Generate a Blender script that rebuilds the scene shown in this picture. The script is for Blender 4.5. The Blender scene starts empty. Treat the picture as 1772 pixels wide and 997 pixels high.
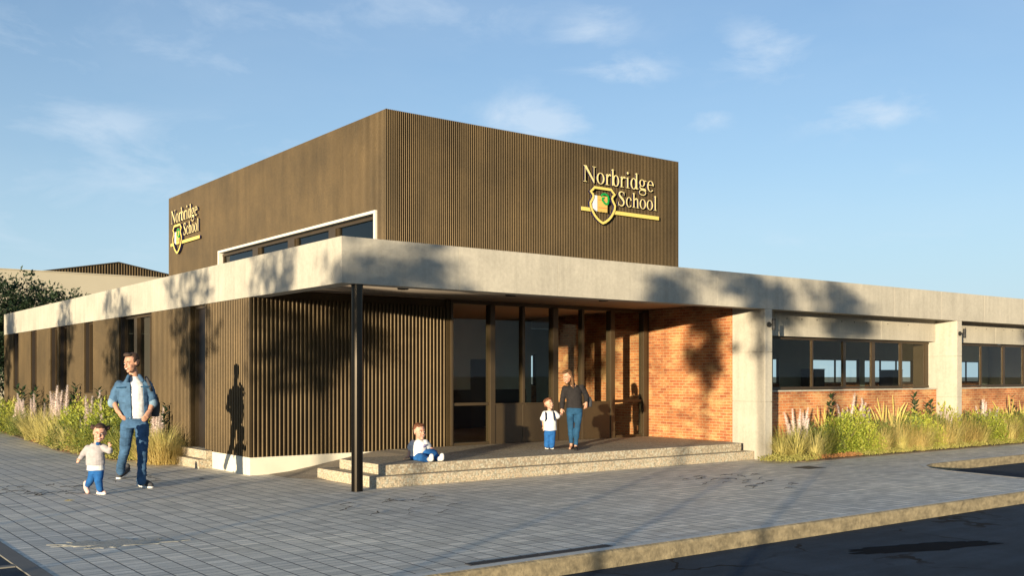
SUN_E, EXPO, SKY_STR = 5.0, 1.15, .078
import bpy, bmesh, math, random
from mathutils import Vector, Matrix, noise as mnoise
R = math.radians
sc = bpy.context.scene
COL = sc.collection
ORG = {}

# ------------------------------------------------------------------ render / camera / sun direction
sc.render.engine = 'CYCLES'
sc.cycles.use_denoising = True
sc.cycles.max_bounces = 8
sc.cycles.transparent_max_bounces = 24
sc.cycles.caustics_reflective = False
sc.cycles.caustics_refractive = False
sc.view_settings.view_transform = 'Standard'
sc.view_settings.look = 'None'
sc.view_settings.gamma = 1.0
sc.view_settings.use_curve_mapping = False
SUN_AZ, SUN_EL = R(31.2), R(3.3)           # direction the light travels in plan, height of the sun
C1 = Vector((math.cos(SUN_AZ), math.sin(SUN_AZ)))     # along the light
N1 = Vector((-C1.y, C1.x))                            # across the light

# ------------------------------------------------------------------ object helpers
def tag(o, label=None, cat=None, group=None, kind=None):
    if label: o['label'] = label
    if cat: o['category'] = cat
    if group: o['group'] = group
    if kind: o['kind'] = kind
    return o

def thing(name, loc, label=None, cat=None, group=None, rz=0.0):
    o = bpy.data.objects.new(name, None)
    o.empty_display_size = 0.2
    COL.objects.link(o)
    o.location = loc
    o.rotation_euler = (0, 0, rz)
    ORG[o] = Vector(loc)
    return tag(o, label, cat, group)

def link_mesh(name, me, parent=None, loc=None):
    o = bpy.data.objects.new(name, me)
    COL.objects.link(o)
    if parent is not None:
        o.parent = parent
        ORG[o] = ORG[parent].copy()
    else:
        ORG[o] = Vector((0, 0, 0))
    if loc is not None: o.location = loc
    return o

class MB:
    """collects faces in world coordinates and links them as one mesh object"""
    def __init__(s):
        s.v, s.f, s.m = [], [], []
    def add(s, vs, fs, mi=0):
        n = len(s.v)
        s.v += [tuple(p) for p in vs]
        for f in fs:
            s.f.append([n + i for i in f]); s.m.append(mi)
        return s
    def box(s, x0, x1, y0, y1, z0, z1, mi=0):
        v = [(x0,y0,z0),(x1,y0,z0),(x1,y1,z0),(x0,y1,z0),(x0,y0,z1),(x1,y0,z1),(x1,y1,z1),(x0,y1,z1)]
        return s.add(v, [(0,3,2,1),(4,5,6,7),(0,1,5,4),(1,2,6,5),(2,3,7,6),(3,0,4,7)], mi)
    def quad(s, a, b, c, d, mi=0):
        return s.add([a,b,c,d], [(0,1,2,3)], mi)
    def prism(s, poly, z0, z1, mi=0):
        n = len(poly)
        v = [(p[0],p[1],z0) for p in poly] + [(p[0],p[1],z1) for p in poly]
        f = [tuple(range(n-1,-1,-1)), tuple(range(n,2*n))]
        f += [(i,(i+1)%n,n+(i+1)%n,n+i) for i in range(n)]
        return s.add(v, f, mi)
    def lathe(s, prof, c, seg=20, mi=0, cap=True):
        n = len(s.v)
        for r, z in prof:
            for i in range(seg):
                a = 2*math.pi*i/seg
                s.v.append((c[0]+r*math.cos(a), c[1]+r*math.sin(a), z))
        for k in range(len(prof)-1):
            for i in range(seg):
                j = (i+1) % seg
                s.f.append([n+k*seg+i, n+k*seg+j, n+(k+1)*seg+j, n+(k+1)*seg+i]); s.m.append(mi)
        if cap:
            s.f.append([n+i for i in range(seg-1,-1,-1)]); s.m.append(mi)
            s.f.append([n+(len(prof)-1)*seg+i for i in range(seg)]); s.m.append(mi)
        return s
    def tube(s, path, radii, seg=8, mi=0, cap=True):
        n0 = len(s.v)
        P = [Vector(p) for p in path]
        for k, p in enumerate(P):
            t = (P[min(k+1,len(P)-1)] - P[max(k-1,0)]).normalized()
            u = t.cross(Vector((0,0,1)))
            if u.length < 1e-3: u = t.cross(Vector((0,1,0)))
            u.normalize(); w = u.cross(t)
            r = radii[k] if isinstance(radii, (list, tuple)) else radii
            for i in range(seg):
                a = 2*math.pi*i/seg
                s.v.append(tuple(p + u*(r*math.cos(a)) + w*(r*math.sin(a))))
        for k in range(len(P)-1):
            for i in range(seg):
                j = (i+1) % seg
                s.f.append([n0+k*seg+i, n0+(k+1)*seg+i, n0+(k+1)*seg+j, n0+k*seg+j]); s.m.append(mi)
        if cap:
            s.f.append([n0+i for i in range(seg)]); s.m.append(mi)
            s.f.append([n0+(len(P)-1)*seg+i for i in range(seg-1,-1,-1)]); s.m.append(mi)
        return s
    def mesh(s, name, mats, off=Vector((0,0,0))):
        me = bpy.data.meshes.new(name)
        me.from_pydata([(v[0]-off.x, v[1]-off.y, v[2]-off.z) for v in s.v], [], s.f)
        for m in (mats if isinstance(mats, (list, tuple)) else [mats]): me.materials.append(m)
        if any(s.m): me.polygons.foreach_set('material_index', s.m)
        me.update()
        return me
    def build(s, name, mats, parent=None, smooth=False, bevel=0.0):
        me = s.mesh(name, mats, ORG[parent] if parent is not None else Vector((0,0,0)))
        if smooth: me.polygons.foreach_set('use_smooth', [True]*len(me.polygons))
        o = link_mesh(name, me, parent)
        if bevel:
            b = o.modifiers.new('bevel', 'BEVEL'); b.width = bevel; b.segments = 2; b.limit_method = 'ANGLE'; b.angle_limit = R(40)
        return o

# ------------------------------------------------------------------ node helpers
def new_mat(name):
    m = bpy.data.materials.new(name); m.use_nodes = True
    nt = m.node_tree
    return m, nt, nt.nodes['Principled BSDF']
def nd(nt, typ, **kw):
    n = nt.nodes.new(typ)
    for k, v in kw.items():
        if k in n.inputs: n.inputs[k].default_value = v
        else: setattr(n, k, v)
    return n
def lk(nt, a, b): nt.links.new(a, b)
def obj_coords(nt, scale=(1,1,1)):
    t = nd(nt, 'ShaderNodeTexCoord'); mp = nd(nt, 'ShaderNodeMapping')
    mp.inputs['Scale'].default_value = scale
    g = nd(nt, 'ShaderNodeNewGeometry')
    lk(nt, g.outputs['Position'], mp.inputs['Vector'])
    return mp.outputs['Vector']
def noise(nt, vec, scale, detail=4, rough=.55, dist=0.0):
    n = nd(nt, 'ShaderNodeTexNoise'); n.inputs['Scale'].default_value = scale
    n.inputs['Detail'].default_value = detail; n.inputs['Roughness'].default_value = rough; n.inputs['Distortion'].default_value = dist
    lk(nt, vec, n.inputs['Vector']); return n.outputs['Fac']
def ramp(nt, fac, stops):
    r = nd(nt, 'ShaderNodeValToRGB'); e = r.color_ramp.elements
    while len(e) < len(stops): e.new(0.5)
    for i, (p, c) in enumerate(stops):
        e[i].position = p; e[i].color = (*c, 1) if len(c) == 3 else c
    lk(nt, fac, r.inputs['Fac']); return r.outputs['Color']
def mix(nt, fac, a, b, mode='MIX'):
    n = nd(nt, 'ShaderNodeMix', data_type='RGBA', blend_type=mode)
    def put(i, x):
        if hasattr(x, 'is_output'): lk(nt, x, n.inputs[i])
        elif isinstance(x, (int, float)): n.inputs[i].default_value = x
        else: n.inputs[i].default_value = (*x, 1) if len(x) == 3 else x
    put(0, fac); put(6, a); put(7, b)
    return n.outputs[2]
def math_(nt, op, a, b=None, clamp=False):
    n = nd(nt, 'ShaderNodeMath', operation=op); n.use_clamp = clamp
    for i, x in enumerate((a, b)):
        if x is None: continue
        if hasattr(x, 'is_output'): lk(nt, x, n.inputs[i])
        else: n.inputs[i].default_value = x
    return n.outputs[0]
def bump(nt, b, h, strength, dist=0.01):
    n = nd(nt, 'ShaderNodeBump'); n.inputs['Strength'].default_value = strength; n.inputs['Distance'].default_value = dist
    lk(nt, h, n.inputs['Height']); lk(nt, n.outputs['Normal'], b.inputs['Normal']); return n
def vary(c, k): return tuple(max(0, x*k) for x in c)

def mottled(name, col, rough=.7, var=.25, scale=3, stretch=(1,1,1), metal=0.0, bumpy=0.0, bscale=60, spec=None):
    m, nt, b = new_mat(name)
    v = obj_coords(nt, stretch)
    f = noise(nt, v, scale, 6)
    c = ramp(nt, f, [(.25, vary(col, 1-var)), (.75, vary(col, 1+var))])
    lk(nt, c, b.inputs['Base Color'])
    b.inputs['Roughness'].default_value = rough; b.inputs['Metallic'].default_value = metal
    if spec is not None: b.inputs['Specular IOR Level'].default_value = spec
    if bumpy:
        bump(nt, b, noise(nt, obj_coords(nt), bscale, 4), bumpy)
    return m

def concrete_mat(name, col, streak=.22):
    m, nt, b = new_mat(name)
    p = obj_coords(nt)
    big = noise(nt, p, 1.1, 5, .6)
    fine = noise(nt, p, 22, 5, .65)
    st = noise(nt, obj_coords(nt, (9, 9, .55)), 1.0, 5, .6)
    c = ramp(nt, big, [(.3, vary(col, .86)), (.7, vary(col, 1.1))])
    c = mix(nt, 1.0, c, ramp(nt, st, [(.3, (1-streak,)*3), (.6, (1.04,)*3)]), 'MULTIPLY')
    c = mix(nt, 1.0, c, ramp(nt, fine, [(.3, (.88,)*3), (.7, (1.06,)*3)]), 'MULTIPLY')
    vo = nd(nt, 'ShaderNodeTexVoronoi'); vo.inputs['Scale'].default_value = 14; lk(nt, p, vo.inputs['Vector'])
    pits = ramp(nt, vo.outputs['Distance'], [(.03, (.62,)*3), (.075, (1,)*3)])
    c = mix(nt, 1.0, c, pits, 'MULTIPLY')
    lk(nt, c, b.inputs['Base Color']); b.inputs['Roughness'].default_value = .8
    bump(nt, b, math_(nt, 'ADD', fine, vo.outputs['Distance']), .18, .006)
    return m

def brick_mat(name, axis):
    m, nt, b = new_mat(name)
    g = nd(nt, 'ShaderNodeNewGeometry'); sx = nd(nt, 'ShaderNodeSeparateXYZ'); cb = nd(nt, 'ShaderNodeCombineXYZ')
    lk(nt, g.outputs['Position'], sx.inputs[0])
    lk(nt, sx.outputs[axis], cb.inputs[0]); lk(nt, sx.outputs['Z'], cb.inputs[1])
    br = nd(nt, 'ShaderNodeTexBrick')
    br.inputs['Scale'].default_value = 1.0
    br.inputs['Brick Width'].default_value = .18; br.inputs['Row Height'].default_value = .058
    br.inputs['Mortar Size'].default_value = .0062; br.inputs['Mortar Smooth'].default_value = .25; br.inputs['Bias'].default_value = -.2
    br.inputs['Color1'].default_value = (.42,.15,.05,1); br.inputs['Color2'].default_value = (.24,.062,.022,1); br.inputs['Mortar'].default_value = (.42,.28,.15,1)
    lk(nt, cb.outputs[0], br.inputs['Vector'])
    p = obj_coords(nt)
    c = mix(nt, 1.0, br.outputs['Color'], ramp(nt, noise(nt, p, 1.6, 5), [(.32,(.62,.58,.55)),(.68,(1.28,1.3,1.3))]), 'MULTIPLY')  # broad mottling: partly brick tone, partly dappled light put into the colour
    eff = ramp(nt, noise(nt, obj_coords(nt,(1,1,2.2)), 2.3, 6, .65), [(.5,(0,)*3),(.66,(.55,)*3)])
    c = mix(nt, eff, c, (.55,.36,.16))
    c = mix(nt, 1.0, c, ramp(nt, noise(nt, p, 45, 4), [(.3,(.8,)*3),(.7,(1.15,)*3)]), 'MULTIPLY')
    lk(nt, c, b.inputs['Base Color']); b.inputs['Roughness'].default_value = .85
    h = math_(nt, 'SUBTRACT', noise(nt, p, 60, 3), math_(nt, 'MULTIPLY', br.outputs['Fac'], 1.5))
    bump(nt, b, h, .5, .006)
    return m

def glass_mat(name, tint=(.8,.86,.84), ior=1.5):
    m = bpy.data.materials.new(name); m.use_nodes = True; nt = m.node_tree
    nt.nodes.remove(nt.nodes['Principled BSDF'])
    t = nd(nt, 'ShaderNodeBsdfTransparent'); t.inputs[0].default_value = (*tint, 1)
    g = nd(nt, 'ShaderNodeBsdfGlossy'); g.inputs['Roughness'].default_value = .0
    lw = nd(nt, 'ShaderNodeLayerWeight'); lw.inputs['Blend'].default_value = .5
    r0 = ((ior-1)/(ior+1))**2
    f = math_(nt, 'ADD', math_(nt, 'MULTIPLY', math_(nt, 'POWER', lw.outputs['Facing'], 5.0), 1-r0), r0, True)
    mx = nd(nt, 'ShaderNodeMixShader')
    lk(nt, f, mx.inputs[0]); lk(nt, t.outputs[0], mx.inputs[1]); lk(nt, g.outputs[0], mx.inputs[2])
    lk(nt, mx.outputs[0], nt.nodes['Material Output'].inputs['Surface'])
    return m

def leaf_mat(name, c0, c1, trans=.35, scale=9):
    m, nt, b = new_mat(name)
    p = obj_coords(nt)
    oi = nd(nt, 'ShaderNodeObjectInfo')
    f = math_(nt, 'ADD', math_(nt, 'MULTIPLY', noise(nt, p, scale, 3), .9), math_(nt, 'MULTIPLY', oi.outputs['Random'], .18))
    c = ramp(nt, f, [(.35, c0), (.7, c1)])
    lk(nt, c, b.inputs['Base Color']); b.inputs['Roughness'].default_value = .55
    tr = nd(nt, 'ShaderNodeBsdfTranslucent'); lk(nt, c, tr.inputs[0])
    mx = nd(nt, 'ShaderNodeMixShader'); mx.inputs[0].default_value = trans
    lk(nt, b.outputs[0], mx.inputs[1]); lk(nt, tr.outputs[0], mx.inputs[2])
    lk(nt, mx.outputs[0], nt.nodes['Material Output'].inputs['Surface'])
    return m

def cladding_mat():
    m, nt, b = new_mat('bronze fluted cladding')
    st = noise(nt, obj_coords(nt, (3.2, 3.2, .5)), 1.0, 6, .6)
    big = noise(nt, obj_coords(nt), .8, 5, .65)
    col = (.063, .0435, .0215)
    c = ramp(nt, st, [(.3, vary(col, .82)), (.7, vary(col, 1.16))])
    c = mix(nt, 1.0, c, ramp(nt, big, [(.32,(.74,.75,.76)),(.68,(1.2,1.18,1.12))]), 'MULTIPLY')
    c = mix(nt, 1.0, c, ramp(nt, noise(nt, obj_coords(nt), 30, 4), [(.3,(.85,)*3),(.7,(1.12,)*3)]), 'MULTIPLY')
    lk(nt, c, b.inputs['Base Color']); b.inputs['Roughness'].default_value = .43
    b.inputs['Metallic'].default_value = .4; b.inputs['Specular IOR Level'].default_value = .2
    return m

def paver_mat():
    m, nt, b = new_mat('grey block pavers')
    g = nd(nt, 'ShaderNodeNewGeometry')
    br = nd(nt, 'ShaderNodeTexBrick'); br.offset = 0.0; br.offset_frequency = 2
    br.inputs['Scale'].default_value = 1.0
    br.inputs['Brick Width'].default_value = .196; br.inputs['Row Height'].default_value = .118
    br.inputs['Mortar Size'].default_value = .005; br.inputs['Mortar Smooth'].default_value = .2; br.inputs['Bias'].default_value = 0
    br.inputs['Color1'].default_value = (.80,.73,.61,1); br.inputs['Color2'].default_value = (.55,.51,.43,1); br.inputs['Mortar'].default_value = (.2,.2,.19,1)
    lk(nt, g.outputs['Position'], br.inputs['Vector'])
    # wide dark joints running away from the road
    sx = nd(nt, 'ShaderNodeSeparateXYZ'); lk(nt, g.outputs['Position'], sx.inputs[0])
    fr = math_(nt, 'FRACT', math_(nt, 'DIVIDE', sx.outputs['X'], .196))
    d = math_(nt, 'ABSOLUTE', math_(nt, 'SUBTRACT', fr, .5))
    joint = ramp(nt, d, [(.458, (0,)*3), (.476, (1,)*3)])
    p = obj_coords(nt)
    c = mix(nt, 1.0, br.outputs['Color'], ramp(nt, noise(nt, obj_coords(nt,(.55,17,1)), 1.0, 3, .6), [(.32,(.74,.76,.78)),(.68,(1.2,1.19,1.17))]), 'MULTIPLY')
    c = mix(nt, 1.0, c, ramp(nt, noise(nt, p, .35, 5, .6), [(.3,(.82,.84,.88)),(.7,(1.14,1.1,1.04))]), 'MULTIPLY')
    c = mix(nt, 1.0, c, ramp(nt, noise(nt, p, 60, 4), [(.3,(.86,)*3),(.7,(1.12,)*3)]), 'MULTIPLY')
    stain = ramp(nt, noise(nt, obj_coords(nt,(1,1,1)), .9, 7, .7, .6), [(.6,(0,)*3),(.72,(.45,)*3)])
    c = mix(nt, stain, c, (.3,.26,.2))
    c = mix(nt, joint, c, (.055,.055,.055))
    lk(nt, c, b.inputs['Base Color']); b.inputs['Roughness'].default_value = .62
    b.inputs['Specular IOR Level'].default_value = .4
    h = math_(nt, 'SUBTRACT', math_(nt, 'MULTIPLY', noise(nt, p, 50, 3), .3), math_(nt, 'ADD', br.outputs['Fac'], joint))
    bump(nt, b, h, .4, .004)
    return m

def asphalt_mat(name, col):
    m, nt, b = new_mat(name)
    p = obj_coords(nt)
    c = ramp(nt, noise(nt, p, 1.2, 6, .65), [(.3, vary(col,.7)),(.7, vary(col,1.3))])
    c = mix(nt, 1.0, c, ramp(nt, noise(nt, p, 160, 3), [(.3,(.6,)*3),(.7,(1.5,)*3)]), 'MULTIPLY')
    c = mix(nt, 1.0, c, ramp(nt, noise(nt, obj_coords(nt,(.6,5,1)), 1.0, 5), [(.3,(.85,)*3),(.75,(1.3,)*3)]), 'MULTIPLY')
    vo = nd(nt, 'ShaderNodeTexVoronoi', feature='DISTANCE_TO_EDGE'); vo.inputs['Scale'].default_value = .9
    w = nd(nt, 'ShaderNodeMix', data_type='VECTOR'); 
    dn = nd(nt, 'ShaderNodeTexNoise'); dn.inputs['Scale'].default_value = 3; lk(nt, p, dn.inputs['Vector'])
    w.inputs[0].default_value = .25; lk(nt, p, w.inputs[4]); lk(nt, dn.outputs['Color'], w.inputs[5])
    lk(nt, w.outputs[1], vo.inputs['Vector'])
    gate = ramp(nt, noise(nt, p, .8, 3), [(.5,(0,)*3),(.6,(1,)*3)])
    crack = math_(nt, 'MULTIPLY', math_(nt, 'LESS_THAN', vo.outputs['Distance'], .012), gate)
    c = mix(nt, crack, c, (.008,.008,.008))
    lk(nt, c, b.inputs['Base Color']); b.inputs['Roughness'].default_value = .85; b.inputs['Specular IOR Level'].default_value = .15
    bump(nt, b, noise(nt, p, 120, 3), .5, .006)
    return m

def stone_mat():
    m, nt, b = new_mat('small pale stone setts')
    p = obj_coords(nt, (1, 1, 1))
    vo = nd(nt, 'ShaderNodeTexVoronoi', distance='CHEBYCHEV'); vo.inputs['Scale'].default_value = 32; vo.inputs['Randomness'].default_value = .55
    lk(nt, p, vo.inputs['Vector'])
    c = ramp(nt, vo.outputs['Color'], [(.0,(.22,.2,.15)),(.3,(.4,.34,.24)),(.55,(.46,.36,.25)),(.8,(.4,.38,.3)),(1,(.5,.45,.34))])
    edge = ramp(nt, vo.outputs['Distance'], [(.38,(1,)*3),(.5,(.62,)*3)])
    c = mix(nt, 1.0, c, edge, 'MULTIPLY')
    c = mix(nt, 1.0, c, ramp(nt, noise(nt, p, 40, 4), [(.3,(.8,)*3),(.7,(1.15,)*3)]), 'MULTIPLY')
    c = mix(nt, 1.0, c, ramp(nt, noise(nt, p, 1.3, 4), [(.3,(.85,)*3),(.7,(1.1,)*3)]), 'MULTIPLY')
    lk(nt, c, b.inputs['Base Color']); b.inputs['Roughness'].default_value = .8
    bump(nt, b, math_(nt, 'ADD', edge, noise(nt, p, 50, 3)), .35, .006)
    return m

MAT = dict(
    concrete=concrete_mat('board marked pale concrete', (.385,.355,.295), .1),
    clad=cladding_mat(),
    bronze=mottled('dark bronze metal', (.055,.038,.02), .42, .15, 2, metal=.25),
    winbronze=mottled('dark window bronze', (.055,.036,.018), .35, .15, 2, metal=.3),
    darkbronze=mottled('deep brown door leaf', (.02,.014,.01), .5, .15, 2),
    column=mottled('black painted steel', (.022,.018,.014), .24, .1, 3, metal=.85),
    plinth=mottled('off white render', (.58,.54,.44), .85, .07, 2.5, bumpy=.15, bscale=90),
    white=mottled('off white window surround', (.58,.55,.48), .6, .04, 3),
    soffit=mottled('taupe soffit board', (.27,.225,.185), .8, .08, 1),
    brickY=brick_mat('orange brick side', 'Y'), brickX=brick_mat('orange brick front', 'X'),
    glass=glass_mat('clear window glass', (.88,.92,.89), 1.36),
    glassdark=glass_mat('blue tinted window glass', (.34,.44,.45), 1.7),
    stone=stone_mat(), paver=paver_mat(),
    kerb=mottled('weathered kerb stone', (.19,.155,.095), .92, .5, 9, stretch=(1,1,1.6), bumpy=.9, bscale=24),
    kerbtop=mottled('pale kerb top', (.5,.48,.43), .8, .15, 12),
    road=asphalt_mat('dark asphalt', (.025,.036,.050)),
    wet=mottled('oil darkened asphalt', (.007,.009,.012), .95, .25, 6, spec=.05),
    gravel=mottled('brown gravel', (.24,.2,.15), .95, .5, 55, bumpy=.8, bscale=55),
    soil=mottled('dark planting soil', (.07,.05,.032), .95, .4, 20, bumpy=.6, bscale=40),
    ground=mottled('dry open ground', (.15,.14,.09), .95, .3, .05),
    mud=mottled('dried mud', (.34,.33,.29), .95, .45, 9, stretch=(1,4,1), bumpy=.6, bscale=40),
    roofing=mottled('grey roof membrane', (.25,.25,.24), .9, .1, 1),
    innerwall=mottled('grey green painted block', (.46,.49,.39), .8, .08, 2),
    innerbrick=brick_mat('inner brick', 'X'),
    innerfloor=mottled('polished brown floor', (.36,.29,.21), .35, .12, 1.2),
    innerceil=mottled('tan ceiling', (.68,.5,.36), .85, .05, 1),
    dark=mottled('near black cupboard', (.012,.012,.014), .6, .1, 2),
    beige=mottled('beige rendered wall', (.35,.315,.24), .9, .05, .6, bumpy=.1, bscale=30),
    yellow=mottled('pale yellow sign face', (.64,.50,.13), .5, .03, 2),
    cream=mottled('cream letter face', (.66,.55,.25), .5, .03, 2),
    signside=mottled('navy letter return', (.016,.014,.05), .5, .1, 2),
    book=mottled('orange yellow book cover', (.52,.36,.09), .5, .05, 4),
    page=mottled('white book page', (.62,.62,.66), .5, .02, 3),
    redline=mottled('orange red rule', (.55,.06,.02), .5, .03, 3),
    green=mottled('bright green leaf wreath', (.0,.27,.045), .5, .08, 5),
    lampblack=mottled('black lamp casing', (.010,.010,.010), .75, .1, 5),
    iron=mottled('dark cast iron', (.03,.03,.032), .6, .3, 20, bumpy=.4, bscale=80),
    twig=mottled('dark dead twig', (.008,.0065,.005), .9, .3, 10),
    bark=mottled('brown bark', (.09,.065,.045), .95, .35, 8, stretch=(3,3,.6), bumpy=.7, bscale=25),
)
# ================================================================== SETTING: ground, road, pavement, kerbs
MB().quad((-900,-900,-.2),(900,-900,-.2),(900,900,-.2),(-900,900,-.2)).build('ground', MAT['ground'])['kind'] = 'structure'
MB().quad((1.90,-25,-.16),(80,-25,-.16),(80,10.2,-.16),(1.90,10.2,-.16)).build('road', MAT['road'])['kind'] = 'structure'
EDGE = [(1.97,6.82),(8,6.82),(15.35,6.82),(15.7,6.95),(15.86,7.3),(15.92,7.75),(16.06,8.47),(16.18,9.14),(16.36,9.54),(16.73,9.86),(17.14,10.0),(18.5,10.03),(60,10.03)]
def offset_poly(pts, d):
    out = []
    for i, p in enumerate(pts):
        a = Vector(pts[max(i-1,0)]); c = Vector(pts[min(i+1,len(pts)-1)]); t = (c-a).normalized()
        out.append((p[0]-t.y*d, p[1]+t.x*d))
    return out
INNER = offset_poly(EDGE, .13)
pv = INNER + [(60,48),(-34,48),(-34,60),(-60,60),(-60,9.3),(1.97,9.3)]
pv = [(1.97, INNER[0][1])] + INNER[1:] + [(60,48),(1.97,48)]
MB().prism(pv, -.18, 0.0).build('pavement', MAT['paver'])['kind'] = 'structure'
MB().prism([(1.82,11.6),(1.82,48),(-60,48),(-60,11.6)], -.18, -.004).build('side_pavement', MAT['paver'])['kind'] = 'structure'
# kerb: a rounded stone profile swept along the edge
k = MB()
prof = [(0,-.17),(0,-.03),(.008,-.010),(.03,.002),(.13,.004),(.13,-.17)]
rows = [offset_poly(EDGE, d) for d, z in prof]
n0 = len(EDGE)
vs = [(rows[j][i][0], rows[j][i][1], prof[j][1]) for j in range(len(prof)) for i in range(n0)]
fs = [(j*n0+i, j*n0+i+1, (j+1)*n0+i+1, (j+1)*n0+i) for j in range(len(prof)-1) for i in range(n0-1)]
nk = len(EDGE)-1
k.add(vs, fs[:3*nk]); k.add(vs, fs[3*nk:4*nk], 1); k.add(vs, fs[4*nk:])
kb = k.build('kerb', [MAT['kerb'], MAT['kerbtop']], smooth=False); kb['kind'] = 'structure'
# parking asphalt flush with the paving at the far left, with its grey band
MB().prism([(-30,-20),(1.82,-20),(1.82,11.6),(-30,11.6)], -.18, -.010).build('parking_asphalt', MAT['road'])['kind'] = 'structure'
g = MB(); g.box(1.82,1.965,-20,11.6,-.18,.003); g.box(-30,1.815,9.27,9.36,-.05,.002)
g.build('parking_edge_band', mottled('grey flush kerb band', (.13,.125,.115), .8, .15, 5))['kind'] = 'structure'

# linear drain, manhole cover, dirt
dr = thing('drain_grate', (5.66,7.0,0), 'long narrow dark metal drain grate set along the kerb edge', 'drain grate')
d = MB(); d.box(4.86,6.46,6.955,6.97,-.02,.008); d.box(4.86,6.46,7.05,7.065,-.02,.008)
d.box(4.86,4.875,6.97,7.05,-.02,.008); d.box(6.445,6.46,6.97,7.05,-.02,.008); d.box(5.65,5.67,6.97,7.05,-.02,.008)
d.build('grate_frame', MAT['iron'], dr)
d = MB(); d.box(4.875,6.445,6.97,7.05,.001,.003)
for i in range(78): d.box(4.885+i*.02,4.897+i*.02,6.97,7.05,.0035,.0065)
d.build('grating', MAT['iron'], dr)
mh = thing('manhole_cover', (14.7,10.87,0), 'small square dark utility cover in the paving before the right flower bed', 'manhole cover')
m_ = MB(); m_.box(14.45,14.95,10.68,11.06,-.02,.0012); m_.build('cover_frame', MAT['iron'], mh)
m_ = MB(); m_.box(14.50,14.90,10.73,11.01,.0014,.0026); m_.build('cover_plate', MAT['iron'], mh)
rnd = random.Random(5)
def blotch(cx, cy, lx, ly, rot, seed, z, th, n=40, rough=.35):
    r_ = random.Random(seed); pts = []
    for i in range(n):
        a = 2*math.pi*i/n
        k_ = 1 + rough*(mnoise.noise(Vector((math.cos(a)*1.7+seed, math.sin(a)*1.7, seed*.3)))+.6*mnoise.noise(Vector((math.cos(a)*6, math.sin(a)*6, seed))))
        x, y = lx*math.cos(a)*k_, ly*math.sin(a)*k_
        pts.append((cx + x*math.cos(rot) - y*math.sin(rot), cy + x*math.sin(rot) + y*math.cos(rot)))
    return pts
tag(MB().prism(blotch(2.76,9.96,.46,.20,R(-8),3,0,0,70,1.1), .001, .004).build('dried_mud', MAT['mud']), 'streak of dried grey mud smeared on the paving, lower left', 'mud', kind='stuff')
tag(MB().prism(blotch(9.6,5.72,.95,.20,R(-17),8,0,0,60,.35), -.1585, -.1575).build('road_stain', MAT['wet']), 'dark oily stain spread on the asphalt road', 'stain', kind='stuff')

def twigs(name, cx, cy, sx, sy, n, seed, z, label, w=.0035):
    r_ = random.Random(seed); m = MB()
    for i in range(n):
        x, y = cx + r_.gauss(0, sx), cy + r_.gauss(0, sy); a = r_.uniform(-.9,.9)
        L = r_.uniform(.06,.34); p = [(x,y,z)]
        for k_ in range(4):
            a += r_.uniform(-.6,.6); x += L/4*math.cos(a); y += L/4*math.sin(a); p.append((x,y,z+r_.uniform(0,.012)))
        m.tube(p, [w, w*1.1, w, w*.8, w*.4], 4)
        if r_.random() < .5:
            b = a + r_.choice([-1,1])*r_.uniform(.5,1.1); q = Vector(p[2])
            m.tube([q, q+Vector((.06*math.cos(b), .06*math.sin(b), .004)), q+Vector((.12*math.cos(b+.3), .12*math.sin(b+.3), 0))], [w*.8,w*.6,w*.3], 4)
        if r_.random() < .25:
            m.lathe([(.001,z),(.014,z+.004),(.012,z+.011),(.001,z+.014)], (x,y), 6, cap=False)
    return tag(m.build(name, MAT['twig']), label, 'twigs', kind='stuff')
twigs('fallen_twigs', 3.2,15.0,.22,.5,15,1,.006,'dark twigs scattered on the paving left of the running girl')
twigs('fallen_twigs', 4.75,15.6,.35,.5,9,2,.006,'dark twigs scattered on the paving behind the walking man')
twigs('fallen_twigs', 11.85,10.75,.4,.16,10,3,.006,'dark twigs scattered on the paving before the brick corner')
twigs('fallen_twigs', 11.75,9.75,.34,.28,13,4,.006,'dark twigs scattered on the paving nearer the kerb')
twigs('fallen_twigs', 6.5,10.6,.7,.4,14,5,.005,'small dark twig bits scattered on the paving below the steps', .0025)
lf = MB(); lf.add([(3.24,13.70,.004),(3.28,13.675,.016),(3.37,13.68,.006),(3.31,13.715,.012)], [(0,1,2,3)])
lf.add([(3.24,13.70,.002),(3.28,13.675,.013),(3.37,13.68,.004),(3.31,13.715,.009)], [(3,2,1,0)])
tag(lf.build('fallen_leaf', mottled('yellow dry leaf', (.5,.42,.1), .6, .1, 20)), 'pale yellow dry leaf lying on the paving before the running girl', 'leaf')

# planting soil and gravel
MB().prism([(15.53,12.36),(15.50,12.0),(15.62,11.62),(16.2,11.6),(17.2,11.62),(23.7,11.6),(45,11.6),(45,12.79),(15.53,12.79)], -.05, .02).build('planting_soil', MAT['soil'])['kind'] = 'structure'
MB().prism([(6.43,18.75),(6.1,18.72),(5.5,19.6),(5.27,22.7),(5.5,26.5),(5.78,31.5),(5.8,36),(6.43,36)], -.05, .02).build('planting_soil', MAT['soil'])['kind'] = 'structure'
gv = MB()
gx = [6.75,7.1,7.5,7.9,8.3,8.7,9.0]; gz = [.004,.03,.09,.16,.23,.29,.306]
vs = [(x, y, z) for x, z in zip(gx, gz) for y in (14.055, 14.7, 15.392)]
vs = [(x + (0.35 if (y < 14.1 and x < 7.3) else 0), y, z) for x, y, z in vs]
fs = [(i*3+j, (i+1)*3+j, (i+1)*3+j+1, i*3+j+1) for i in range(6) for j in range(2)]
tag(gv.add(vs, fs).build('gravel_ramp', MAT['gravel']), kind='structure')

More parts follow.
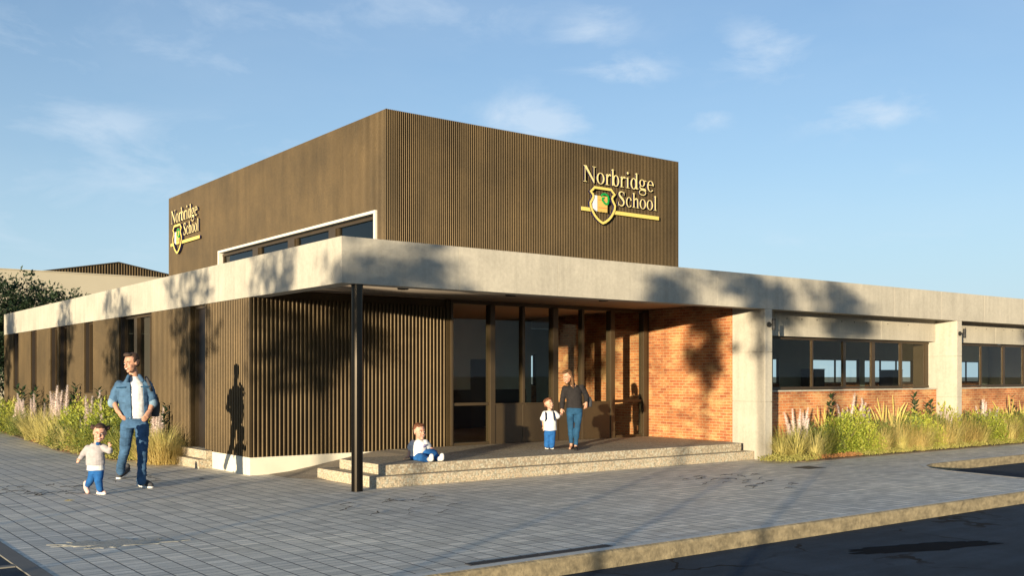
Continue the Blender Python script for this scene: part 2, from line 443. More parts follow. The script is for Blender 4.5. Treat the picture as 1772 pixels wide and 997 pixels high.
# ================================================================== THE SCHOOL
Z0, ZS, ZB, ZT = .31, 2.99, 2.855, 3.49
school = thing('school_building', (6.44,12.295,0), 'long low school with bronze fluted cladding, concrete fascia and raised box above entrance', 'school building')
S = school
# concrete fascia in panels over a recessed core
f = MB()
jx = [6.44,8.36,10.24,12.10,13.97,15.84,17.72] + [19.59+1.87*i for i in range(14)] + [45.0]
jy = [12.56,14.22,15.92,17.6,19.3,21.0,22.7,24.4,26.1,27.8,29.5,31.2,32.9,34.55]
for a, b in zip(jx[:-1], jx[1:]): f.box(a+(.002 if a > 6.5 else 0), b-(.002 if b < 44 else 0), 12.295, 12.555, ZB, ZT)
for a, b in zip(jy[:-1], jy[1:]): f.box(6.44, 6.70, a+.002, b-(.002 if b < 34.5 else 0), ZB, ZT)
f.build('fascia', MAT['concrete'], S, bevel=.0025)
f = MB(); f.box(6.47,44.97,12.32,12.54,ZB+.02,ZT-.02); f.box(6.47,6.68,12.57,34.5,ZB+.02,ZT-.02)
f.build('fascia_core', MAT['concrete'], S)
f = MB(); f.box(6.72,44.98,12.575,23.6,3.05,3.42); f.box(6.72,16.1,23.605,34.5,3.05,3.42)
f.build('roof', MAT['roofing'], S)
f = MB(); f.box(6.71,15.30,12.56,15.34,ZS,3.045); f.build('soffit', MAT['soffit'], S)
f = MB(); f.box(6.66,15.30,15.345,20.5,ZS+.004,3.045); f.box(6.66,15.30,20.505,34.5,ZS+.004,3.045); f.box(15.52,44.9,12.99,23.59,ZS+.004,3.045); f.box(15.52,44.9,12.56,12.80,ZS+.004,3.045)
f.build('ceiling', MAT['innerceil'], S)
f = MB(); f.box(6.66,44.9,15.48,23.45,.25,Z0-.002); f.box(15.55,44.9,13.02,15.475,.25,Z0-.002); f.box(6.66,15.9,23.455,34.4,.25,Z0-.002)
f.build('floor', MAT['innerfloor'], S)
f = MB(); f.lathe([(.08,0),(.08,ZB)], (6.734,12.402), 32); f.build('column', MAT['column'], S, smooth=False)
for p in school.children[-1].data.polygons: p.use_smooth = len(p.vertices) == 4

def rib_profile(a, b, pitch, frac, depth):
    """(along, inset) polyline of the fluted sheet"""
    n = max(1, round((b-a)/pitch)); p = (b-a)/n; pts = []
    for i in range(n):
        s = a + i*p
        a_, e_ = s+p*(1-frac)*.5, s+p*(1+frac)*.5; c_ = p*frac*.2
        pts += [(s, depth), (a_, depth), (a_, c_), (a_+c_, 0), (e_-c_, 0), (e_, c_), (e_, depth)]
    pts.append((b, depth)); return pts
def flute_x(mb, x0, x1, y, z0, z1, pitch, frac=.44, depth=.035):
    pr = rib_profile(x0, x1, pitch, frac, depth); n = len(pr)
    vs = [(s, y+d, z0) for s, d in pr] + [(s, y+d, z1) for s, d in pr]
    mb.add(vs, [(i, i+1, n+i+1, n+i) for i in range(n-1)])
def flute_y(mb, y0, y1, x, z0, z1, pitch, frac=.44, depth=.035):
    pr = rib_profile(y0, y1, pitch, frac, depth); n = len(pr)
    vs = [(x+d, s, z0) for s, d in pr] + [(x+d, s, z1) for s, d in pr]
    mb.add(vs, [(i+1, i, n+i, n+i+1) for i in range(n-1)])

PIT = .0739
w = MB()
flute_x(w, 6.475, 10.19, 15.40, .285, 2.85, PIT)
w.box(10.19,10.256,15.385,15.60,.285,2.985)            # plain end post
w.box(6.52,10.188,15.437,15.60,.285,2.985)
w.box(6.44,6.474,15.402,15.436,.285,2.852)              # corner post
# left side, split around door and windows
SILL = 1.205
OPEN = [(20.32,22.48),(24.55,25.29),(26.93,27.69),(27.90,28.61),(30.2,30.9),(32.5,33.2)]
segs = [(15.438,17.40),(18.12,20.32),(22.48,24.55),(25.29,26.93),(27.69,27.90),(28.61,30.2),(30.9,32.5),(33.2,34.55)]
for a, b in segs:
    flute_y(w, a, b, 6.44, .285, 2.85, PIT); w.box(6.477,6.64,max(a,15.605),b,.285,2.985)
for a, b in OPEN:
    flute_y(w, a, b, 6.44, .285, SILL-.03, PIT); w.box(6.477,6.64,a,b,.285,SILL-.03)
    w.box(6.60,6.64,a,b,2.86,2.985)
w.build('fluted_wall', MAT['clad'], S)
f = MB(); f.box(6.438,10.25,15.395,15.58,0,.283); f.box(6.435,6.62,15.585,34.54,0,.283); f.build('plinth', MAT['plinth'], S)
# windows of the left side
for (a, b) in OPEN:
    f = MB(); f.box(6.478,6.64,a+.001,a+.022,SILL,2.855); f.box(6.478,6.64,b-.022,b-.001,SILL,2.855); f.box(6.478,6.64,a+.023,b-.023,2.852,2.859)
    f.build('reveal', MAT['darkbronze'], S)
    f = MB(); x0, x1 = 6.555, 6.63; t = .05; a += .022; b -= .022
    f.box(x0,x1,a,a+t,SILL,2.85); f.box(x0,x1,b-t,b,SILL,2.85); f.box(x0,x1,a+t,b-t,SILL,SILL+t); f.box(x0,x1,a+t,b-t,2.85-t,2.85)
    if b-a > 1.5:
        f.box(x0-.02,x1,21.54,21.74,SILL+t,2.85-t)
        f.box(x0+.005,x1,20.74,20.79,SILL+t,2.85-t)
    f.box(6.45,6.60,a,b,SILL-.028,SILL-.002)
    wn = f.build('window', MAT['winbronze'], S)
    g = MB(); g.quad((6.61,a+.02,SILL+.02),(6.61,b-.02,SILL+.02),(6.61,b-.02,2.83),(6.61,a+.02,2.83)); g.build('pane', MAT['glassdark'], wn)
# side door
f = MB(); f.box(6.58,6.62,17.45,18.07,Z0,2.80); dl = f.build('door', MAT['darkbronze'], S)
f = MB(); f.box(6.53,6.63,17.40,17.45,Z0,2.85); f.box(6.53,6.63,18.07,18.12,Z0,2.85); f.box(6.53,6.63,17.45,18.07,2.80,2.85); f.build('door_frame', MAT['bronze'], dl)
f = MB(); f.tube([(6.57,17.52,1.25),(6.545,17.52,1.25),(6.545,17.52,1.75),(6.57,17.52,1.75)], .012, 6); f.build('handle', MAT['bronze'], dl)
# side steps and entrance steps
f = MB(); f.box(6.19,6.433,17.02,18.66,0,.155); f.box(6.32,6.434,17.03,18.5,.157,.305); f.box(6.436,6.58,17.40,18.12,.286,.308)
f.build('side_steps', MAT['stone'], S, bevel=.008)
f = MB(); f.box(7.10,15.29,12.54,14.36,0,.16); f.build('lower_step', MAT['stone'], S, bevel=.008)
f = MB(); f.box(7.32,15.09,12.68,14.05,.162,.31); f.box(9.0,15.305,14.052,15.36,0.0,.309); f.box(15.092,15.305,13.1,14.05,.162,.309)
f.build('upper_step', MAT['stone'], S, bevel=.008)

# glazed entrance front
gf = thing_part = MB()
def mull(m, x0, x1, y0=15.36, y1=15.47, z0=Z0, z1=2.985): m.box(x0,x1,y0,y1,z0,z1)
fr = MB(); fr.box(10.259,15.30,15.37,15.46,2.925,2.988)
glz = fr.build('glazed_front', MAT['bronze'], S)
for a, b in [(10.31,11.134),(14.31,15.119)]:
    fr = MB(); fr.box(a,b,15.37,15.45,Z0,Z0+.05); fr.build('bottom_rail', MAT['bronze'], glz)
for x0, x1, deep in [(10.259,10.309,0),(11.135,11.25,1),(11.905,11.965,0),(12.66,12.79,1),(13.415,13.48,0),(14.19,14.309,1),(15.12,15.305,0)]:
    m_ = MB()
    if deep: m_.box(x0,x1,15.338,15.49,Z0,2.923)
    elif x1 > 15.2: m_.box(x0,x0+.10,15.33,15.48,Z0,2.923); m_.box(x0+.105,x1,15.36,15.46,Z0,2.923)
    else: m_.box(x0,x1,15.35,15.47,Z0,2.923)
    m_.build('mullion', MAT['bronze'], glz, bevel=.006)
for x0, x1 in [(11.252,11.903),(11.967,12.658),(12.792,13.413),(13.482,14.188)]:
    m_ = MB(); m_.box(x0,x1,15.355,15.46,Z0+.002,1.072); m_.box(x0-.001,x1+.001,15.342,15.354,1.045,1.076); m_.build('panel', MAT['bronze'], glz, bevel=.004)
    m_ = MB(); m_.quad((x0,15.415,1.073),(x1,15.415,1.073),(x1,15.415,2.924),(x0,15.415,2.924)); m_.build('pane', MAT['glass'], glz)
for x0, x1 in [(10.31,11.134),(14.31,15.119)]:
    m_ = MB(); m_.box(x0,x1,15.38,15.45,1.04,1.095); m_.build('transom', MAT['bronze'], glz, bevel=.004)
    m_ = MB(); m_.quad((x0,15.415,Z0+.05),(x1,15.415,Z0+.05),(x1,15.415,1.04),(x0,15.415,1.04)); m_.quad((x0,15.415,1.095),(x1,15.415,1.095),(x1,15.415,2.924),(x0,15.415,2.924)); m_.build('pane', MAT['glass'], glz)

# brick return wall, pillars, beams, brick aprons, strip windows
f = MB(); f.box(15.31,15.50,13.094,18.5,.02,2.985); f.build('brick_wall', MAT['brickY'], S)
BAY = 6.80
for i in range(5):
    x0 = 15.31 + BAY*i; f = MB()
    for z0, z1 in [(0,1.097),(1.105,2.037),(2.045,ZB-.002)]: f.box(x0,x0+.205,12.295,13.09,z0,z1)
    f.box(x0+.012,x0+.19,12.31,13.08,.01,2.84); f.box(x0,x0+.205,12.56,13.09,2.857,2.985)
    f.build('pillar', MAT['concrete'], S, bevel=.005)
for i in range(4):
    o = 15.31 + BAY*i; a, b = o+.207, o+BAY-.002
    f = MB(); ks = [a, a+.74, a+2.55, a+4.4, b]
    for p, q in zip(ks[:-1], ks[1:]): f.box(p+(.003 if p > a else 0), q-(.003 if q < b else 0), 12.82, 12.975, 2.385, 2.985)
    bm_ = f.build('beam', MAT['concrete'], S, bevel=.004)
    for tx in [.36,1.12,1.6,2.1,2.95,3.4,3.85,4.65,5.45]:
        f = MB(); f.add([(a+tx+.016*math.cos(t*math.pi/4), 12.8185, 2.74+.016*math.sin(t*math.pi/4)) for t in range(8)], [tuple(range(8))]); f.build('tie_hole', MAT['lampblack'], bm_)
    f = MB(); f.box(a,b,12.80,12.99,.02,1.272); f.build('brick_apron', MAT['brickX'], S)
    f = MB(); f.box(a,b,12.765,13.0,1.275,1.305); f.build('sill', MAT['concrete'], S, bevel=.004)
    f = MB(); y0, y1 = 12.985, 13.05; zb, zt = 1.315, 2.383
    f.box(a,b,y0,y1,zb,zb+.05); f.box(a,b,y0,y1,zt-.055,zt)
    for x0, x1 in [(.0,.06),(.98,1.11),(2.343,2.421),(3.424,3.558),(4.475,4.639),(5.601,5.706),(6.61,6.79)]:
        f.box(o+max(x0+.035,.208), o+x1, y0+.01, y1, zb+.05, zt-.055)
    wn = f.build('window', MAT['winbronze'], S)
    g = MB(); g.quad((a,13.02,zb),(b,13.02,zb),(b,13.02,zt),(a,13.02,zt)); g.build('pane', MAT['glass'], wn)
    if o > 15.4:
        f = MB(); f.box(o+.02,o+.19,13.095,13.4,Z0,2.98); f.build('inner_pier', MAT['bronze'], S)

# inside: hall back wall, opposite windows, rear walls
f = MB()
f.box(6.66,14.2,20.4,20.55,Z0,2.985); f.box(14.75,15.9,20.4,20.55,Z0,2.985); f.box(14.2,14.75,20.4,20.55,2.0,2.985)
f.box(15.9,16.1,20.4,23.4,Z0,2.985); f.box(6.66,6.8,34.4,34.5,.3,2.985); f.box(6.66,15.9,34.38,34.53,.0,2.985); f.box(15.9,16.05,23.6,34.37,0,2.985)
f.build('inner_wall', MAT['innerwall'], S)
f = MB(); f.box(14.2,14.75,20.44,20.49,Z0,2.0); f.build('inner_door', MAT['darkbronze'], S)
f = MB(); f.box(6.70,14.2,20.36,20.395,Z0,1.25); f.box(14.75,15.9,20.36,20.395,Z0,1.25); f.build('dado', MAT['dark'], S)
holes = [(18.0,18.7),(20.0,22.7),(24.0,30.0),(31.95,34.95),(35.3,38.75),(39.6,44.2)]
f = MB(); x = 16.1
for a, b in holes: f.box(x,a,23.45,23.6,0,2.985); x = b
f.box(x,45,23.45,23.6,0,2.985); f.box(44.85,45,12.56,23.44,0,2.985)
for a, b in holes: f.box(a,b,23.45,23.6,2.22,2.985)
f.build('rear_wall', MAT['innerwall'], S)
f = MB()
for a, b in holes: f.box(a,b,23.45,23.6,0,1.3)
f.build('rear_apron', MAT['brickX'], S)
for a, b in holes:
    f = MB(); n = max(1, round((b-a)/1.3))
    f.box(a,b,23.5,23.55,1.302,1.34); f.box(a,b,23.5,23.55,2.18,2.218)
    for i in range(n+1):
        x = a + .03 + (b-a-.06)*i/n; f.box(x-.03,x+.03,23.5,23.55,1.34,2.18)
    wn = f.build('window', MAT['winbronze'], S)
    g = MB(); g.quad((a,23.525,1.3),(b,23.525,1.3),(b,23.525,2.22),(a,23.525,2.22)); g.build('pane', MAT['glass'], wn)
def cupboard(x0, x1, y0, y1, z1, label):
    t = thing('cupboard', ((x0+x1)/2,(y0+y1)/2,Z0), label, 'cupboard')
    b = MB(); b.box(x0,x1,y0+.02,y1,Z0+.08,z1-.03); b.build('carcass', MAT['dark'], t)
    b = MB(); m = (x0+x1)/2; b.box(x0+.01,m-.004,y0,y0+.018,Z0+.09,z1-.035); b.box(m+.004,x1-.01,y0,y0+.018,Z0+.09,z1-.035); b.build('door', MAT['dark'], t)
    b = MB(); b.box(x0-.015,x1+.015,y0-.01,y1+.005,z1-.028,z1); b.build('top', MAT['dark'], t)
    b = MB(); b.box(x0+.02,x1-.02,y0+.04,y1,Z0,Z0+.078); b.build('plinth', MAT['dark'], t)
cupboard(36.2,36.9,22.8,23.4,1.82,'dark cupboard silhouetted against the far window, inside behind the fourth front pane')
cupboard(31.2,31.8,22.8,23.4,1.84,'dark cupboard by the far wall, inside behind the first wide front pane')

# raised box over the entrance
BX0, BX1, BY0, BY1, BZ0, BZ1 = 8.93, 16.26, 15.40, 26.75, 3.425, 6.265
BP = .0426
w = MB()
flute_x(w, BX0+.02, BX1, BY0, BZ0, BZ1, BP, .46, .022)
flute_y(w, BY0+.024, 15.73, BX0, BZ0, BZ1, BP, .46, .016)
flute_y(w, 15.73, 23.2, BX0, 4.53, BZ1, BP, .46, .016)
flute_y(w, 23.2, BY1, BX0, BZ0, BZ1, BP, .46, .016)
w.box(BX0,BX0+.019,BY0,BY0+.023,BZ0,BZ1)
w.box(BX0+.03,BX1,BY0+.025,BY0+.15,BZ0,BZ1-.01)
w.box(BX1-.15,BX1,BY0+.155,BY1,BZ0,BZ1-.01); w.box(BX0+.02,BX1-.155,BY1-.15,BY1,BZ0,BZ1-.01)
w.box(BX0+.018,BX0+.13,BY0+.155,15.73,BZ0,BZ1-.01); w.box(BX0+.018,BX0+.13,23.2,BY1-.155,BZ0,BZ1-.01); w.box(BX0+.018,BX0+.13,15.73,23.2,4.535,BZ1-.01)
w.build('upper_box', MAT['clad'], S)
f = MB(); f.box(BX0+.135,BX1-.155,BY0+.155,BY1-.155,6.1,6.24); f.build('upper_roof', MAT['roofing'], S)
f = MB(); f.box(BX0+2.5,BX0+2.6,BY0+.16,BY1-.16,BZ0+.003,6.09); f.build('upper_inner_wall', MAT['innerwall'], S)
f = MB()   # white surround
f.box(BX0-.03,BX0+.13,15.73,15.80,BZ0,4.478); f.box(BX0-.03,BX0+.13,23.13,23.2,BZ0,4.478); f.box(BX0-.031,BX0+.13,15.73,23.2,4.48,4.532)
ws = f.build('window_surround', MAT['white'], S)
f = MB(); xa, xb = BX0+.06, BX0+.125
f.box(xa,xb,15.802,23.128,4.40,4.458)
for a, b in [(17.36,17.64),(19.16,19.47),(21.0,21.29)]: f.box(xa-.03,xb,a,b,BZ0,4.398)
for a in (15.802,17.645,19.475,21.295): f.box(xa+.01,xb,a,a+.05,BZ0,4.398)
for b in (17.355,19.155,20.995,23.128): f.box(xa+.01,xb,b-.05,b,BZ0,4.398)
wn = f.build('clerestory_window', MAT['bronze'], S)
g = MB(); g.quad((xa+.045,15.81,BZ0),(xa+.045,23.12,BZ0),(xa+.045,23.12,4.44),(xa+.045,15.81,4.44)); g.build('pane', MAT['glassdark'], wn)

# lamps: soffit downlights and pillar lamps
for (x, y), where in zip([(8.31,13.8),(10.49,13.86),(12.55,13.76)], ['left one, nearest the black column', 'middle one, above the glass door', 'right one, nearest the brick return wall']):
    t = thing('soffit_downlight', (x,y,ZS), 'round dark downlight under the entrance canopy, '+where, 'downlight', 'downlights under the canopy')
    b = MB(); b.lathe([(.085,ZS-.03),(.095,ZS-.003)], (x,y), 18); b.build('trim_ring', MAT['lampblack'], t)
    b = MB(); b.lathe([(.05,ZS-.034),(.06,ZS-.031)], (x,y), 14); b.build('lens', MAT['iron'], t)
for i, where in enumerate(['tall concrete pillar beside the entrance steps', 'second concrete pillar, between the two strip windows']):
    x = 15.40 + BAY*i
    t = thing('wall_lamp', (x,12.29,2.56), 'small black cylinder lamp on the '+where, 'wall lamp', 'lamps on the concrete pillars')
    b = MB(); b.tube([(x,12.293,2.56),(x,12.265,2.56)], .05, 14); b.tube([(x,12.264,2.56),(x,12.20,2.56)], .018, 8); b.build('bracket', MAT['lampblack'], t)
    b = MB(); b.lathe([(.028,2.455),(.036,2.46),(.036,2.66),(.028,2.665)], (x,12.17), 16); b.build('lamp_body', MAT['lampblack'], t)
    b = MB(); b.lathe([(.037,2.50),(.040,2.505),(.040,2.515),(.037,2.52)], (x,12.17), 16, cap=False); b.lathe([(.037,2.60),(.040,2.605),(.040,2.615),(.037,2.62)], (x,12.17), 16, cap=False); b.build('band', MAT['iron'], t)

# ================================================================== NEIGHBOUR BUILDING
nb = thing('neighbouring_building', (12,45,0), 'plain beige rendered building behind the school with a fluted brown gable', 'building')
f = MB(); f.box(-6,30,45,60,-.1,5.89); f.build('wall', MAT['beige'], nb)
f = MB(); f.box(-6.05,30.05,44.95,45.3,5.892,5.93); f.build('coping', MAT['beige'], nb)
gp = MB(); y = 47.0; x0, xm, x1 = 10.07, 13.44, 17.0
def gz_(x): return 6.046+(6.67-6.046)*(x-x0)/(xm-x0) if x < xm else 6.67-(6.67-6.046)*(x-xm)/(xm-x0)
pr = rib_profile(x0, x1, .12, .5, .05)
n = len(pr); vs = [(s, y+d_, 5.8) for s, d_ in pr] + [(s, y+d_, gz_(s)) for s, d_ in pr]
gp.add(vs, [(i,i+1,n+i+1,n+i) for i in range(n-1)])
gp.build('gable', MAT['clad'], nb)
f = MB()
f.add([(x0,46.95,6.05),(xm,46.95,6.675),(xm,57,6.675),(x0,57,6.05),(x0,46.95,6.09),(xm,46.95,6.715),(xm,57,6.715),(x0,57,6.09)], [(0,1,5,4),(4,5,6,7),(0,3,2,1)])
f.add([(x1,46.95,6.015),(xm,46.95,6.675),(xm,57,6.675),(x1,57,6.015),(x1,46.95,6.055),(xm,46.95,6.715),(xm,57,6.715),(x1,57,6.055)], [(1,0,4,5),(5,4,7,6),(0,1,2,3)])
f.build('gable_roof', MAT['clad'], nb)
# ================================================================== SIGNS
def catmull(pts, n=6, closed=False):
    out = []; m = len(pts)
    rng = range(m) if closed else range(m-1)
    for i in rng:
        g_ = (lambda k_: pts[k_ % m]) if closed else (lambda k_: pts[min(max(k_,0),m-1)])
        p0, p1, p2, p3 = g_(i-1), g_(i), g_(i+1), g_(i+2)
        for j in range(n):
            t = j/n
            out.append(tuple(.5*((2*b)+(c-a)*t+(2*a-5*b+4*c-d)*t*t+(-a+3*b-3*c+d)*t**3) for a,b,c,d in zip(p0,p1,p2,p3)))
    if not closed: out.append(tuple(pts[-1]))
    return out
def ribbon(pts, closed=False):
    """pts: (x, y, width) -> outline pairs as quads strip"""
    L = []; m = len(pts)
    for i, (x, y, w_) in enumerate(pts):
        a = pts[(i-1) % m] if closed or i > 0 else pts[i]; b = pts[(i+1) % m] if closed or i < m-1 else pts[i]
        t = Vector((b[0]-a[0], b[1]-a[1])); t.normalize()
        L.append(((x-t.y*w_/2, y+t.x*w_/2), (x+t.y*w_/2, y-t.x*w_/2)))
    return ('strip', L, closed)
def ringp(cx, cy, rx, ry, ix, iy, a0=0, a1=360, n=36):
    L = []
    full = abs(a1-a0) >= 360
    for i in range(n if full else n+1):
        a = R(a0+(a1-a0)*i/n)
        L.append(((cx+rx*math.cos(a), cy+ry*math.sin(a)), (cx+ix*math.cos(a), cy+iy*math.sin(a))))
    return ('strip', L, full)
def ell(cx, cy, r, r2=None): return ('poly', [(cx+r*math.cos(2*math.pi*i/14), cy+(r2 or r)*math.sin(2*math.pi*i/14)) for i in range(14)])
def rc(x0, x1, y0, y1): return ('poly', [(x0,y0),(x1,y0),(x1,y1),(x0,y1)])
def pl(*p): return ('poly', list(p))
G = {
 'N': (722, [rc(100,136,12,640), rc(590,624,0,650), pl((12,662),(190,662),(624,90),(624,-12),(600,-12),(100,600)), rc(16,222,0,20), rc(500,710,642,662)]),
 'o': (500, [ringp(250,222,222,234,128,208)]),
 'r': (333, [rc(75,160,14,440), rc(5,246,0,17), pl((4,392),(160,462),(160,400),(60,396)), ribbon(catmull([(150,320,40),(190,392,50),(245,428,55),(296,424,70)],5)), ell(302,412,42)]),
 'b': (500, [rc(70,153,8,683), pl((2,640),(70,670),(153,685),(153,640),(70,620)), ringp(288,224,184,237,96,206)]),
 'i': (278, [rc(95,178,14,440), rc(16,254,0,17), pl((18,394),(178,462),(178,400),(80,398)), ell(134,622,56)]),
 'd': (500, [rc(344,426,10,683), pl((272,640),(344,670),(426,685),(426,640),(344,620)), ringp(214,224,188,237,100,206), pl((400,0),(426,60),(494,45),(494,28))]),
 'g': (500, [ringp(218,306,170,152,90,126), rc(350,472,392,428), ribbon(catmull([(140,200,26),(88,130,44),(130,70,58),(260,48,74),(390,38,74),(440,-20,40)],5)), ringp(238,-96,212,122,172,88)]),
 'e': (444, [ringp(226,224,204,236,122,210,8,318), rc(80,412,262,292)]),
 'S': (556, [ribbon(catmull([(458,500,20),(428,596,34),(300,652,42),(160,612,72),(118,512,92),(220,404,112),(360,306,112),(432,188,96),(390,66,74),(262,8,42),(120,52,34),(56,170,20)],6)), rc(438,462,480,668), rc(50,74,-8,190)]),
 'c': (444, [ringp(236,222,212,236,126,208,42,322), ell(366,336,46)]),
 'h': (500, [rc(84,168,14,683), rc(8,244,0,17), pl((8,640),(84,670),(168,685),(168,640),(84,620)), ribbon(catmull([(150,330,36),(225,405,52),(300,422,66),(368,380,82),(386,280,83),(386,14,83)],5)), rc(300,490,0,17)]),
 'l': (278, [rc(96,182,14,683), rc(18,260,0,17), pl((18,640),(96,670),(182,685),(182,640),(96,620))]),
}
def extrude_piece(mb, piece, P, d0, d1, fi=0, si=1):
    """P(s, z, d) -> world; d is the distance out from the wall"""
    if piece[0] == 'poly':
        pts = piece[1]; n = len(pts)
        vs = [P(x,y,d0) for x,y in pts] + [P(x,y,d1) for x,y in pts]
        mb.add(vs, [tuple(range(n,2*n)), tuple(range(n-1,-1,-1))], fi)
        mb.add(vs, [(i,(i+1)%n,n+(i+1)%n,n+i) for i in range(n)], si)
    else:
        L, closed = piece[1], piece[2]; n = len(L); k_ = n if closed else n-1
        vs = [P(*a,d0) for a,b in L]+[P(*b,d0) for a,b in L]+[P(*a,d1) for a,b in L]+[P(*b,d1) for a,b in L]
        fr_, sd = [], []
        for i in range(k_):
            j = (i+1) % n
            fr_.append((2*n+i, 2*n+j, 3*n+j, 3*n+i)); sd += [(i,j,2*n+j,2*n+i), (n+i,n+j,3*n+j,3*n+i)]
        if not closed: sd += [(0,n,3*n,2*n), (n-1,2*n-1,4*n-1,3*n-1)]
        mb.add(vs, fr_, fi); mb.add(vs, sd, si)
def letter_line(name, word, s0, z0, em, emz, P, parent):
    s = s0
    for ch in word:
        wd, pcs = G[ch]; mb = MB()
        for k_, pc in enumerate(pcs):
            f_ = lambda x, y: (s + x/1000*em, z0 + y/1000*emz)
            pc2 = ('poly', [f_(*q) for q in pc[1]]) if pc[0] == 'poly' else ('strip', [(f_(*a), f_(*b)) for a, b in pc[1]], pc[2])
            extrude_piece(mb, pc2, P, .030, .062 + .0006*k_)
        mb.build('letter', [MAT['cream'], MAT['signside']], parent)
        s += wd/1000*em
def school_sign(P, base, label):
    t = thing('school_sign', base, label, 'sign')
    letter_line('letters', 'Norbridge', .02, .575, .488, .50, P, t)
    letter_line('letters', 'School', .965, .185, .415, .455, P, t)
    mb = MB(); extrude_piece(mb, rc(-.034,.235,-.010,.066), P, .03, .060); extrude_piece(mb, rc(.845,2.173,-.010,.066), P, .03, .060)
    mb.build('underline_bar', [MAT['yellow'], MAT['signside']], t)
    half = [(.542,.484),(.77,.484),(.812,.44),(.875,.391),(.82,.35),(.795,.303),(.82,.25),(.880,.164),(.870,.09),(.831,.012),(.77,-.075),(.695,-.142),(.62,-.19),(.542,-.223)]
    pts = [(x,y) for x,y in half] + [(1.084-x,y) for x,y in half[-2:0:-1]]
    mb = MB(); extrude_piece(mb, ribbon([(x,y,.052) for x,y in pts], True), P, .03, .080)
    mb.build('shield', [MAT['yellow'], MAT['signside']], t)
    mb = MB(); extrude_piece(mb, pl((.409,.332),(.686,.336),(.682,.0),(.66,.008),(.63,-.002),(.60,.008),(.56,.0),(.52,.008),(.47,.0),(.409,.008)), P, .03, .062)
    bk = mb.build('book_cover', [MAT['book'], MAT['signside']], t)
    mb = MB(); extrude_piece(mb, pl((.292,.332),(.406,.330),(.406,.008),(.292,.06)), P, .03, .061)
    mb.build('book_pages', [MAT['page'], MAT['page']], bk)
    mb = MB(); extrude_piece(mb, rc(.437,.665,.243,.252), P, .0625, .065); extrude_piece(mb, rc(.437,.676,.086,.095), P, .0625, .065)
    mb.build('book_rule', [MAT['redline'], MAT['redline']], bk)
    wr = [(.504,.322),(.53,.36),(.575,.378),(.63,.378),(.675,.355),(.708,.315),(.71,.27),(.690,.232),(.70,.20),(.655,.178),(.61,.182),(.575,.215),(.545,.245),(.525,.262),(.56,.30),(.585,.29)]
    mb = MB()
    for i in range(len(wr)-1):
        (x0,y0),(x1,y1) = wr[i],wr[i+1]; mx_, my_ = (x0+x1)/2,(y0+y1)/2; a = math.atan2(y1-y0,x1-x0); l = math.hypot(x1-x0,y1-y0)*.62
        q = [(mx_+l*c*math.cos(a)-w_*math.sin(a), my_+l*c*math.sin(a)+w_*math.cos(a)) for c,w_ in [(-1,0),(-.4,.022),(.4,.024),(1,.002),(.4,-.018),(-.4,-.020)]]
        extrude_piece(mb, ('poly', q), P, .066, .072+.0005*i)
    mb.build('wreath', [MAT['green'], MAT['green']], t)
school_sign(lambda s, z, d: (13.41+s, BY0-d, 4.93+z), (14.4,15.38,4.7), 'yellow Norbridge School lettering and shield emblem on the fluted box wall facing the road')
school_sign(lambda s, z, d: (BX0-d, 26.38-s*.955, 4.965+z), (8.9,25.3,4.75), 'yellow Norbridge School lettering and shield seen edge-on at the far left end of the box')
# ================================================================== PLANTS
LM = dict(
    straw=leaf_mat('straw coloured grass', (.42,.37,.11), (.66,.58,.24), .4),
    greengrass=leaf_mat('olive grass', (.22,.24,.045), (.44,.42,.11), .4),
    deep=leaf_mat('mid green leaves', (.05,.085,.018), (.16,.2,.04), .35),
    bronzegrass=leaf_mat('bronze wispy grass', (.38,.28,.09), (.58,.45,.17), .4),
    shrub=leaf_mat('yellow green leaves', (.2,.27,.03), (.5,.5,.08), .4),
    dark=leaf_mat('dark glossy leaves', (.012,.03,.012), (.035,.07,.025), .2),
    plume=leaf_mat('yellow grass plume', (.55,.46,.13), (.72,.62,.24), .3),
    petal=leaf_mat('pink white petals', (.8,.68,.64), (.9,.82,.8), .3, 30),
    stem=leaf_mat('olive stem', (.1,.09,.04), (.16,.14,.06), .2),
    red=leaf_mat('red orange ground cover', (.36,.15,.06), (.6,.33,.14), .3),
    cover=leaf_mat('pale green ground cover', (.34,.34,.08), (.62,.55,.2), .35),
    tree=leaf_mat('dark tree leaves', (.012,.026,.014), (.035,.062,.026), .25, 3),
)
def blade(mb, p, az, lean, L, w, bend, seg=5, mi=0):
    x, y, z = p; e = lean; side = (-math.sin(az), math.cos(az)); vs = []; l = L/seg
    for i in range(seg+1):
        k = w*(1-(i/seg)**1.6)*.5 + .0006
        vs += [(x-side[0]*k, y-side[1]*k, z), (x+side[0]*k, y+side[1]*k, z)]
        x += math.cos(az)*math.sin(e)*l; y += math.sin(az)*math.sin(e)*l; z = max(.01, z+math.cos(e)*l); e += bend/seg
    mb.add(vs, [(2*i, 2*i+1, 2*i+3, 2*i+2) for i in range(seg)], mi)
def leaf(mb, p, d, up, L, w, mi=0, fold=.25):
    d = d.normalized(); s = d.cross(up)
    if s.length < 1e-3: s = Vector((1,0,0))
    s.normalize(); n = s.cross(d); p = Vector(p)
    a = p + d*L*.38 + s*w*.5 + n*fold*w; b = p + d*L*.38 - s*w*.5 + n*fold*w; t = p + d*L - n*L*.12; m = p + d*L*.42
    mb.add([p, a, t, b, m], [(0,1,4),(1,2,4),(4,2,3),(0,4,3)], mi)
